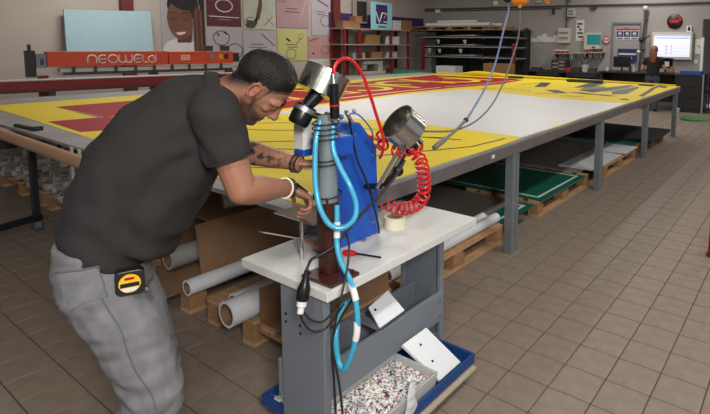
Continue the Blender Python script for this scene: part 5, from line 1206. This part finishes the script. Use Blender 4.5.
c_ = Vector((-5.061, 13.950, 2.559)); t = thing('wall_speaker', c_ - Vector((0, 0, .08)), 'round dark wall fitting on the conduit', 'wall fitting'); MB().cyl(c_, c_ + Vector((0, .045, 0)), .085, n=20).build('rim', M_cond, t, smooth=40); MB().cyl(c_ - Vector((0, .004, 0)), c_ - Vector((0, .0005, 0)), .055, n=20).build('centre', M_iron, t)
for i, (A, B, lb) in enumerate((((-6.785, 13.970, 2.739), (-6.627, 13.970, 2.806), 'small white fitting under the wall conduit'), ((-6.282, 13.970, 2.395), (-6.225, 13.970, 2.550), 'small black switch below the conduit'), ((-10.489, 13.970, 2.532), (-10.303, 13.970, 2.642), 'small white box high in the far corner'), ((-8.248, 13.970, 2.711), (-8.108, 13.970, 2.844), 'small white box on the conduit above the rack'))):
    wy(A, B, (M_beige, M_black, M_plug, M_plug)[i], 'wall_box', None, 13.92, 13.998, label=lb, cat='wall box', bevel=.008)
# cloud-edged white paper frieze
A, B = (-7.281, 13.970, 1.595), (-6.094, 13.970, 1.864); pts = [(A[0], 13.985, A[2]), (B[0], 13.985, A[2])]
n = 7; w_ = (B[0]-A[0])/n
for k in range(n-1, -1, -1):
    hh_ = (.62, .75, .5, .7, .95, .6, .8)[k]*(B[2]-A[2])
    for j in range(6, -1, -1): a = PI*j/6; pts.append((A[0]+w_*(k+.5)-w_*.5*math.cos(a), 13.985, A[2]+hh_*.75+hh_*.25*math.sin(a)))
MB().prism(pts, (0, .012, 0)).build('paper_frieze', P_white, label='white cloud-edged paper frieze on the far wall', cat='wall decoration')
# charts, screen, round sign
A, B = (-5.556, 13.970, 1.639), (-5.328, 13.970, 2.223); t = thing('wall_chart', ((A[0]+B[0])/2, 13.97, A[2]), 'narrow white wall chart with small dark prints', 'chart'); wy(A, B, P_white, 'sheet', t, 13.985, 13.998)
for (f, g) in ((.82, .3), (.82, .65), (.68, .3), (.55, .55), (.38, .35), (.38, .7), (.2, .5), (.2, .75)):
    cx2 = A[0]+(B[0]-A[0])*g; cz2 = A[2]+(B[2]-A[2])*f; MB().bx(cx2-.04, cx2+.04, 13.982, 13.9845, cz2-.025, cz2+.025).build('print', M_iron, t)
A, B = (-5.267, 13.970, 1.404), (-4.801, 13.970, 1.862); t = thing('wall_monitor', ((A[0]+B[0])/2, 13.9, A[2]), 'white wall monitor with teal screen', 'monitor'); wy(A, B, M_beige, 'case', t, 13.85, 13.998, bevel=.01); wy((-5.170, 13.850, 1.544), (-4.786, 13.850, 1.819), M_teal, 'screen', t, 13.842, 13.8495); wy((-5.023, 13.850, 1.450), (-4.940, 13.850, 1.492), M_cond, 'button', t, 13.844, 13.8495)
c_ = Vector((-4.673, 13.970, 1.672)); t = thing('round_sign', c_ - Vector((0, 0, .1)), 'round red and white prohibition sign beside the door', 'sign'); MB().cyl(c_, c_+Vector((0, .02, 0)), .105, n=24).build('plate', P_white, t); MB().lathe([(.075, 0), (.105, 0), (.105, .004), (.075, .004)], c_-Vector((0, .005, 0)), (0, 1, 0), 24, True).build('ring', M_red, t); MB().box(c_-Vector((0, .004, 0)), (.10, .003, .03)).build('symbol', M_iron, t)
# small shelves with tools
def wshelf(A, B, lb):
    x0, x1 = sorted((A[0], B[0])); t = thing('wall_shelf', ((x0+x1)/2, 13.9, A[2]), lb, 'wall shelf'); MB().bx(x0, x1, 13.72, 13.998, A[2]-.02, A[2]).build('board', M_lgrey, t)
    for x in (x0+.04, x1-.04): MB().prism([(x-.01, 13.998, A[2]-.02), (x-.01, 13.76, A[2]-.02), (x-.01, 13.998, A[2]-.18)], (.02, 0, 0)).build('bracket', M_cond, t)
    return x0, x1, A[2]
s1_ = wshelf((-6.123, 13.800, 1.290), (-5.698, 13.800, 1.299), 'small wall shelf with red boxes under the fuse box'); s2_ = wshelf((-5.579, 13.800, 1.316), (-5.143, 13.800, 1.324), 'wall shelf with hanging tools below the white chart'); s3_ = wshelf((-5.086, 13.800, 1.339), (-4.693, 13.800, 1.347), 'wall shelf with red and black tools below the teal screen')
M_redbox = mat('tool_red', (160, 36, 38), .5)
def tbox(x, z, w_, h_, m, lb, cat_='tool box', y=13.82, nm='tool_box', band=P_white):
    t = thing(nm, (x, y, z), lb, cat_); MB().bx(x-w_/2, x+w_/2, y-.07, y+.07, z+.0005, z+h_*.6).build('body', m, t); MB().bx(x-w_/2-.004, x+w_/2+.004, y-.074, y+.074, z+h_*.6+.0005, z+h_).build('lid', band, t)
for i, f in enumerate((.2, .5, .8)): tbox(s1_[0]+(s1_[1]-s1_[0])*f, s1_[2], .10, .10, M_redbox, ['left small red tool box on the shelf under the fuse box', 'middle small red tool box on the shelf under the fuse box', 'right small red tool box on the shelf under the fuse box'][i])
for i, f in enumerate((.2, .45, .75)): tbox(s3_[0]+(s3_[1]-s3_[0])*f, s3_[2], .11, .09, (M_redbox, M_iron, M_redbox)[i], ['left red tool case on the shelf below the teal screen', 'black tool case on the shelf below the teal screen', 'right red tool case on the shelf below the teal screen'][i], band=(M_redbox, M_iron, M_iron)[i])
for si, s_ in enumerate((s2_, s3_)):
    for k in range(6):
        x = s_[0] + (s_[1]-s_[0])*(k+.5)/6; L = random.uniform(.16, .32)
        t = thing('hanging_tool', (x, 13.74, s_[2]-.03-L), ('%s hand tool hanging from the shelf below the ' % ('first', 'second', 'third', 'fourth', 'fifth', 'sixth')[k]) + ('white chart' if si == 0 else 'teal screen'), 'tool', 'hand tools hanging below the wall shelves')
        MB().cyl((x, 13.74, s_[2]-.021), (x, 13.74, s_[2]-.021-L*.55), .008, n=8).build('shaft', M_alu, t); MB().cyl((x, 13.74, s_[2]-.021-L*.55), (x, 13.74, s_[2]-.021-L), .017, n=8).build('handle', M_iron, t)
# low cabinets on the bench line
A, B = (-6.062, 13.500, 0.703), (-5.626, 13.500, 1.110); t = thing('parts_cabinet', ((A[0]+B[0])/2, 13.5, .80), 'dark small-parts cabinet with pale drawers on the back counter', 'cabinet'); x0, x1 = sorted((A[0], B[0]))
MB().bx(x0, x1, 13.5, 13.8, .80, B[2]).build('body', M_rack, t)
for r in range(5):
    for c in range(2): xa = x0+.03+(x1-x0-.06)*(c/2); zz = .84+(B[2]-.86)*r/5; MB().bx(xa+.01, xa+(x1-x0-.06)/2-.01, 13.492, 13.4995, zz, zz+(B[2]-.86)/5-.015).build('drawer', M_shelf if (r+c) % 2 else M_cond, t)
ctr = thing('back_counter', (-5.6, 13.6, 0), 'dark long counter along the far wall behind the table', 'counter')
MB().bx(-6.8, -4.65, 13.35, 13.96, .76, .80).build('top', M_rack, ctr)
for x in (-6.75, -5.8, -4.72): MB().bx(x-.03, x+.03, 13.4, 13.9, 0, .76).build('leg', M_rack, ctr)
for i, (x, w_, h_, m) in enumerate(((-5.53, .18, .10, M_redbox), (-5.3, .2, .12, M_iron), (-5.05, .12, .2, M_lgrey), (-4.85, .2, .12, M_cond), (-6.5, .3, .08, M_iron))):
    tbox(x, .80, w_, h_, m, ['long red tool case on the back counter', 'low black case on the back counter', 'grey upright case on the back counter', 'dark case at the right end of the back counter', 'flat black case at the left of the back counter'][i], y=13.5, band=m)
# ================================================================== door with signs
M_door = mat('door_grey', (150, 147, 144), .55); M_dfr = mat('door_frame_grey', (112, 112, 112), .55)
dr = thing('door_1', ((DX0+DX1)/2, 14.06, 0), kind='structure')
MB().bx(DX0+.05, DX1-.05, 14.03, 14.08, .003, DZ-.05).build('leaf', M_door, dr)
for (a, b, c, d) in ((DX0, DX0+.05, .002, DZ), (DX1-.05, DX1, .002, DZ), (DX0+.05, DX1-.05, DZ-.05, DZ)): MB().bx(a, b, 13.985, 14.1, c, d-.001).build('frame', M_dfr, dr)
MB().box(((DX0+DX1)/2, 14.02, DZ-.12), (.10, .02, .03)).build('door_closer', M_alu, dr); MB().box((DX1-.12, 14.01, 1.02), (.03, .04, .14)).build('handle', M_alu, dr)
sg = thing('safety_sign', ((DX0+DX1)/2, 14.02, 1.7), 'blue safety sign with three white pictograms on the door', 'sign')
A, B = (-4.420, 14.010, 1.688), (-3.836, 14.010, 1.980); xa, xb = sorted((A[0], B[0])); za_, zb2 = A[2], B[2]; hh_ = zb2-za_
MB().bx(xa, xb, 14.018, 14.0295, za_, zb2).build('plate', P_white, sg); MB().bx(xa, xb, 14.015, 14.0175, zb2-.17*hh_, zb2).build('red_band', M_redbox, sg)
for k in range(3):
    a = xa+(xb-xa)*(k/3)+.008; b = xa+(xb-xa)*((k+1)/3)-.008; MB().bx(a, b, 14.015, 14.0175, za_+.24*hh_, za_+.76*hh_).build('blue_panel', M_navy, sg); cx2 = (a+b)/2
    MB().lathe([(0, 0), (.05, 0), (.05, .0015), (0, .0015)], (cx2, 14.013, za_+.50*hh_), (0, 1, 0), 16).build('pictogram', P_white, sg); MB().bx(cx2-.03, cx2+.03, 14.0105, 14.0125, za_+.38*hh_, za_+.5*hh_).build('pictogram', M_navy, sg)
    MB().bx(a+.015, b-.015, 14.015, 14.0175, za_+.06*hh_, za_+.14*hh_).build('caption', M_navy, sg)
sg = thing('door_notice', ((DX0+DX1)/2, 14.02, 1.2), 'navy notice with two white text lines low on the door', 'sign')
A, B = (-4.365, 14.010, 1.054), (-3.837, 14.010, 1.441); xa, xb = sorted((A[0], B[0])); MB().bx(xa, xb, 14.018, 14.0295, A[2], B[2]).build('plate', M_navy, sg)
MB().bx(xa+.03, xb-.03, 14.015, 14.0175, A[2]+.58*(B[2]-A[2]), A[2]+.70*(B[2]-A[2])).build('text_line', P_white, sg); MB().bx(xa+.14, xb-.14, 14.015, 14.0175, A[2]+.34*(B[2]-A[2]), A[2]+.46*(B[2]-A[2])).build('text_line', P_white, sg)
# hose pole right of the door
t = thing('air_line_pole', (-3.652, 13.900, 1.157), 'dark service pole with valves right of the door', 'service pole')
MB().sweep(catmull([(-3.639, 13.850, 2.474), (-3.638, 13.850, 2.192), (-3.656, 13.800, 1.806), (-3.689, 13.800, 1.418), (-3.709, 13.800, 0.766)], 5), .028, 8).build('pipe', M_cond, t, smooth=40); MB().ball((-3.639, 13.850, 2.487), .075, 14, 10).build('joint', M_lgrey, t, smooth=60); MB().ball((-3.688, 13.800, 1.677), .07, 12, 8).build('valve', M_black, t, smooth=60)
MB().sweep(catmull([(-3.688, 13.800, 1.677), (-3.578, 13.800, 1.742), (-3.493, 13.850, 1.794)], 5), .02, 8).build('branch', M_black, t, smooth=40); MB().ball((-3.736, 13.750, 1.366), .05, 10, 8).build('regulator', P_white, t, smooth=60)
for p in ((-3.638, 13.850, 2.192), (-3.689, 13.800, 1.418)): MB().bx(p[0]-.04, p[0]+.04, p[1], 13.998, p[2]-.02, p[2]+.02).build('wall_clamp', M_cond, t)
# ================================================================== television, clock, small fittings
A, B = (-3.463, 13.900, 1.189), (-2.477, 13.900, 1.883); xa, xb = sorted((A[0], B[0]))
tv = thing('wall_screen', ((xa+xb)/2, 13.92, A[2]), 'large bright planning screen in a beige frame on the far wall', 'screen'); MB().bx(xa, xb, 13.90, 13.998, A[2], B[2]).build('case', M_beige, tv, bevel=.01)
sxa, sxb, sza, szb = xa+.06, xb-.05, A[2]+.07, B[2]-.055; MB().bx(sxa, sxb, 13.893, 13.8995, sza, szb).build('display', M_scr, tv)
M_ui = mat('ui_blue', (120, 140, 190), .5, emit=.3); M_ui2 = mat('ui_grey', (176, 182, 204), .5, emit=.4); M_uir = mat('ui_red', (200, 120, 120), .5, emit=.3)
MB().bx(sxa, sxb, 13.890, 13.8925, szb-.05, szb).build('menu_bar', M_ui2, tv); MB().bx(sxa+.02, sxb-.02, 13.890, 13.8925, szb-.105, szb-.085).build('menu_bar', M_ui, tv)
for k in range(4): MB().bx(sxa+.03, sxb-.03, 13.890, 13.8925, sza+.05+k*.085, sza+.056+k*.085).build('table_line', M_ui2, tv)
for k in range(3):
    MB().bx(sxa+.30, sxa+.34, 13.8895, 13.8925, sza+.08+k*.085, sza+.11+k*.085).build('table_mark', M_uir, tv); MB().bx(sxa+.42, sxa+.45, 13.8895, 13.8925, sza+.08+k*.085, sza+.11+k*.085).build('table_mark', M_ui, tv)
c_ = Vector((-2.939, 13.970, 2.150)); ck = thing('wall_clock', c_ - Vector((0, 0, .19)), 'round black digital wall clock with red digits', 'clock')
MB().lathe([(0, 0), (.17, 0), (.185, .012), (.19, .04), (0, .04)], c_ - Vector((0, .012, 0)), (0, 1, 0), 32).build('face', M_black, ck, smooth=40)
text_mesh('10:07', .105, c_ - Vector((0, .014, 0)), (1, 0, 0), (0, 0, 1)).build('digits', M_digit, ck)
MB().sweep([c_ + Vector((.155*math.cos(a), -.013, .155*math.sin(a))) for a in [math.radians(10+6*k) for k in range(14)]], .008, 6).build('second_ring', M_digit, ck)
A, B = (-2.641, 13.970, 1.885), (-2.521, 13.970, 2.033); t = thing('thermostat', ((A[0]+B[0])/2, 13.98, A[2]), 'white thermostat with black front above the wall screen', 'thermostat'); wy(A, B, M_plug, 'case', t, 13.95, 13.998, bevel=.004); MB().bx((A[0]+B[0])/2-.03, (A[0]+B[0])/2+.03, 13.944, 13.9495, A[2]+.03, B[2]-.02).build('front', M_black, t)
A, B = (-2.425, 13.970, 1.340), (-2.263, 13.970, 1.713); t = thing('wall_notice', ((A[0]+B[0])/2, 13.98, A[2]), 'white notice with ochre print right of the wall screen', 'notice'); wy(A, B, P_white, 'sheet', t, 13.985, 13.998); MB().box(((A[0]+B[0])/2, 13.982, (A[2]+B[2])/2), (.09, .003, .03), M=Matrix.Rotation(.5, 3, 'Y')).build('print', mat('ochre', (180, 130, 60), .6), t)
A, B = (-2.424, 13.970, 1.103), (-2.348, 13.970, 1.193); t = thing('socket', ((A[0]+B[0])/2, 13.98, A[2]), 'white wall socket below the notice', 'socket'); wy(A, B, M_plug, 'plate', t, 13.985, 13.998, bevel=.004); MB().box(((A[0]+B[0])/2, 13.983, (A[2]+B[2])/2), (.035, .004, .035)).build('outlet', M_lgrey, t)
x0, x1 = (-2.276, 13.950, 1.195)[0], (-2.219, 13.950, 1.197)[0]
MB().bx(x0, x1, 13.90, 13.998, .0, 1.75).build('corner_post', M_plug, label='slim white post at the doorway edge', cat='post')
# ================================================================== desk, computer, things on it
M_desk = mat('desk_black', (28, 27, 28), .5)
dk = thing('work_desk', (-3.2, 13.2, 0), 'black work desk below the wall screen', 'desk')
MB().bx(-4.45, -2.02, 12.80, 13.60, .845, .88).build('desk_top', M_desk, dk, bevel=.004); MB().bx(-2.62, -2.02, 12.82, 13.58, .0, .844).build('pedestal', M_desk, dk); MB().bx(-4.43, -4.36, 12.85, 13.58, 0, .844).build('side_panel', M_desk, dk); MB().bx(-4.36, -2.62, 13.45, 13.5, .15, .844).build('back_panel', M_desk, dk)
for z in (.08, .34, .60): MB().bx(-2.60, -2.04, 12.805, 12.8195, z, z+.235).build('drawer', M_desk, dk, bevel=.004)
MB().bx(-2.02, -1.985, 12.78, 12.81, .0, .90).build('edge_post', M_alu, dk)
def monitor(x, y, w_, h_, lb, z=.88, m=M_black):
    t = thing('computer_monitor', (x, y, z), lb, 'monitor'); MB().bx(x-w_/2, x+w_/2, y-.02, y+.02, z+.10, z+.10+h_).build('housing', m, t, bevel=.006); MB().bx(x-.02, x+.02, y-.015, y+.015, z+.012, z+.10).build('stand', m, t); MB().bx(x-.1, x+.1, y-.08, y+.08, z+.0005, z+.012).build('foot', m, t); MB().bx(x-w_/2+.015, x+w_/2-.015, y-.024, y-.0205, z+.115, z+.10+h_-.015).build('screen', mat('screen_off', (18, 20, 26), .2), t)
monitor(-4.0, 13.25, .44, .27, 'black computer monitor on the desk in front of the door'); monitor(-2.95, 13.3, .34, .26, 'black computer monitor right of the woman')
MB().bx(-2.98, -2.86, 13.268, 13.272, 1.03, 1.15).build('paper_note', P_white, label='white paper note stuck on the right monitor', cat='note')
for i, (x, y, r, h_, m) in enumerate(((-4.3, 13.0, .04, .1, P_white), (-3.62, 13.0, .04, .12, P_white), (-2.75, 13.1, .05, .16, mat('amber', (190, 130, 60), .5)), (-3.75, 13.1, .035, .15, M_iron))):
    t = thing('cup', (x, y, .88), ['white cup at the left end of the desk', 'white cup left of the woman', 'amber bottle right of the woman', 'dark cup beside the left monitor'][i], 'cup'); MB().lathe([(0, .001), (r*.8, .001), (r, h_), (r-.006, h_), (r*.75, .01), (0, .01)], (x, y, .88), (0, 0, 1), 14).build('body', m, t, smooth=40); MB().sweep([(x+r*.9+.02*math.sin(a), y, .88+h_*.5+.025*math.cos(a)) for a in [k*PI/8 for k in range(9)]], .005, 6).build('handle', m, t)
t = thing('desk_organizer', (-2.3, 13.1, .88), 'low blue organizer tray at the right of the desk', 'organizer'); opentub(-2.55, -2.08, 12.98, 13.25, .8805, .95, .008, mat('organizer_blue', (36, 84, 170), .5), 'tray', t, .004); MB().bx(-2.33, -2.32, 12.995, 13.235, .89, .945).build('divider', mat('organizer_blue', (36, 84, 170)), t)
MB().bx(-2.60, -2.45, 12.62, 12.75, .0, .10).build('floor_box', M_lgrey, label='small grey box on the floor before the desk', cat='box', bevel=.01)
# coiled green hose on the floor
gl = thing('garden_hose', (-2.0, 11.6, 0), 'small coil of green hose on the floor by the desk', 'hose')
for k in range(3):
    MB().sweep([(-2.0+(.20+.05*k)*math.cos(a)+.04*k, 11.6+(.22+.04*k)*math.sin(a), .012+.018*k) for a in [j*2*PI/28 for j in range(28)]], .011, 6, closed=True).build('loop', mat('green_hose', (88, 150, 96), .5), gl, smooth=60)
# passage beyond the far doorway: shelf, pictures, table
t = thing('passage_shelf', (-1.75, 15.1, 0), 'grey shelf with red and white boxes seen through the far doorway', 'shelf')
for x in (-2.2, -1.3): MB().bx(x-.02, x+.02, 14.9, 15.3, 0, 1.9).build('upright', M_grey, t)
for z in (.5, 1.05, 1.45): MB().bx(-2.2, -1.3, 14.9, 15.3, z-.02, z).build('board', M_lgrey, t)
for i, (x, z, w_, h_, m) in enumerate(((-2.06, 1.05, .19, .18, P_white), (-1.83, 1.05, .2, .12, M_redbox), (-2.05, 1.45, .25, .15, M_redbox), (-1.7, 1.45, .2, .2, M_iron), (-2.0, .5, .3, .3, M_tblue))):
    tbox(x, z, w_, h_, m, ['white box on the passage shelf', 'red box on the middle passage shelf', 'red box on the top passage shelf', 'dark box on the top passage shelf', 'blue box on the lowest passage shelf'][i], y=15.0, band=m, nm='storage_box', cat_='box')
t = thing('office_chair', (-1.75, 13.2, 0), 'dark chair at the right edge in front of the doorway', 'chair')
MB().bx(-1.98, -1.55, 13.0, 13.4, .46, .52).build('seat', M_rack, t, bevel=.02); MB().bx(-1.98, -1.55, 13.36, 13.42, .60, 1.0).build('backrest', M_rack, t, bevel=.02)
for (x, y) in ((-1.95, 13.03), (-1.58, 13.03), (-1.95, 13.37), (-1.58, 13.37)): MB().bx(x-.015, x+.015, y-.015, y+.015, 0, .46 if y < 13.2 else .60).build('leg', M_iron, t)
# red extinguisher-like bollard at the right picture edge
t = thing('safety_bollard', (-0.506, 4.096, 0.000), 'red floor bollard cut off by the right picture edge', 'bollard'); c_ = Vector((-0.506, 4.096, 0.000))
MB().cyl(c_, c_ + Vector((0, 0, .02)), .045, n=24).build('base', M_dred, t, smooth=40); MB().cyl(c_ + Vector((0, 0, .02)), c_ + Vector((0, 0, .30)), .032, .030, 24).build('tube', M_shred, t, smooth=40); MB().ball(c_ + Vector((0, 0, .30)), (.030, .030, .015), 20, 8).build('cap', M_shred, t, smooth=60)
# ================================================================== woman at the desk
wo = thing('person', (-3.08, 12.55, 0), 'woman with long auburn hair and black top standing at the desk', 'person')
W0 = V3((-3.06, 12.55, 0)); wl = V3((-1, 0, 0)); wf = V3((0, 1, 0))
wb_ = MB()
loft(wb_, [W0+V3((0, 0, .80)), W0+V3((0, 0, .92)), W0+V3((0, .02, 1.05)), W0+V3((0, .03, 1.18)), W0+V3((0, .03, 1.26))], [(.15, .10), (.125, .09), (.14, .095), (.16, .09), (.10, .06)], wl)
caps(wb_, [W0+V3((0, .03, 1.24)), W0+V3((0, .05, 1.34))], [.05, .045]); wb_.ball(W0+V3((0, .06, 1.42)), (.068, .085, .10), 18, 14); wb_.ball(W0+V3((0, .10, 1.36)), (.045, .05, .05), 12, 10); wb_.ball(W0+V3((0, .15, 1.40)), (.012, .02, .015), 8, 6)
for s_ in (-1, 1): wb_.ball(W0+V3((s_*.07, .055, 1.41)), (.012, .02, .03), 8, 8)
Ls, Le, Lw = W0+V3((-.165, .03, 1.21)), W0+V3((-.26, .05, .99)), W0+V3((-.16, .24, .925))
Rs, Re, Rw = W0+V3((.165, .03, 1.21)), W0+V3((.24, .08, 1.02)), W0+V3((.34, .26, .925))
for a, b, c, d in ((Ls, Le, Lw, V3((.3, 1, -.1))), (Rs, Re, Rw, V3((.3, 1, -.1)))):
    caps(wb_, [a, b, c], [.045, .036, .026]); hand(wb_, c, d, (0, 0, 1), (1 if a is Ls else -1, 0, 0), [(15, 15, 10)]*4 + [(5, 8, 8)], sc=.9)
for s_ in (-1, 1): caps(wb_, [W0+V3((s_*.08, 0, .80)), W0+V3((s_*.085, .02, .45)), W0+V3((s_*.085, -.02, .08))], [.085, .055, .04]); wb_.ball(W0+V3((s_*.085, .05, .04)), (.04, .10, .037), 12, 8)
wbm = skin(wb_, .008, 3); wbo = wbm.build('body', attr_mat('skin_fair', .5), wo, smooth=180); paint(wbo, lambda p: lin((200, 150, 122)))
q = MB(); loft(q, [W0+V3((0, 0, .80)), W0+V3((0, 0, .92)), W0+V3((0, .02, 1.05)), W0+V3((0, .03, 1.18)), W0+V3((0, .03, 1.25)), W0+V3((0, .035, 1.28))], [(.168, .118), (.143, .108), (.158, .112), (.172, .105), (.115, .075), (.06, .055)], wl)
for a, b in ((Ls, Le), (Rs, Re)): caps(q, [W0+V3((0, .03, 1.22)), a, a+(b-a)*.45], [.07, .058, .05])
skin(q, .009, 5, lambda p, n_: p + n_*.004*noise.noise(p*14)).build('black_top', mat('black_cotton', (24, 24, 26), .9), wo, smooth=180)
q = MB(); loft(q, [W0+V3((0, 0, .86)), W0+V3((0, 0, .80)), W0+V3((0, 0, .72))], [(.155, .11), (.17, .12), (.16, .11)], wl)
for s_ in (-1, 1): caps(q, [W0+V3((s_*.08, 0, .78)), W0+V3((s_*.085, .02, .45)), W0+V3((s_*.085, -.02, .08))], [.095, .068, .055])
skin(q, .009, 5).build('grey_trousers', mat('trouser_grey', (70, 70, 76), .9), wo, smooth=180)
q = MB(); q.ball(W0+V3((0, .045, 1.445)), (.083, .095, .095), 20, 14); loft(q, [W0+V3((0, -.01, 1.47)), W0+V3((0, -.035, 1.36)), W0+V3((.01, -.06, 1.24)), W0+V3((.015, -.07, 1.14))], [(.07, .06), (.088, .05), (.085, .035), (.05, .02)], wl)
hq = skin(q, .007, 3, lambda p, n_: p + n_*.006*noise.noise(V3((p.x*40, p.y*40, p.z*8))))
hq2 = MB(); keepv = [not (p.y > W0.y+.10 and p.z < 1.49) for p in hq.v]; fs = [f for f in hq.f if all(keepv[i] for i in f)]; us = sorted({i for f in fs for i in f}); mp_ = {k: n_ for n_, k in enumerate(us)}
hq2.add([hq.v[k] for k in us], [tuple(mp_[i] for i in f) for f in fs]); hq2.build('hair', mat('auburn_hair', (122, 66, 38), .45, var=.3, scale=30, stretch=(6, 6, 1)), wo, smooth=180)
for s_ in (-1, 1):
    q = MB(); q.ball(W0+V3((s_*.085, .05, .05)), (.052, .125, .048), 14, 10); q.v = [V3((p.x, p.y, max(p.z, .004))) for p in q.v]; q.build('shoe', M_shoe, wo, smooth=60)
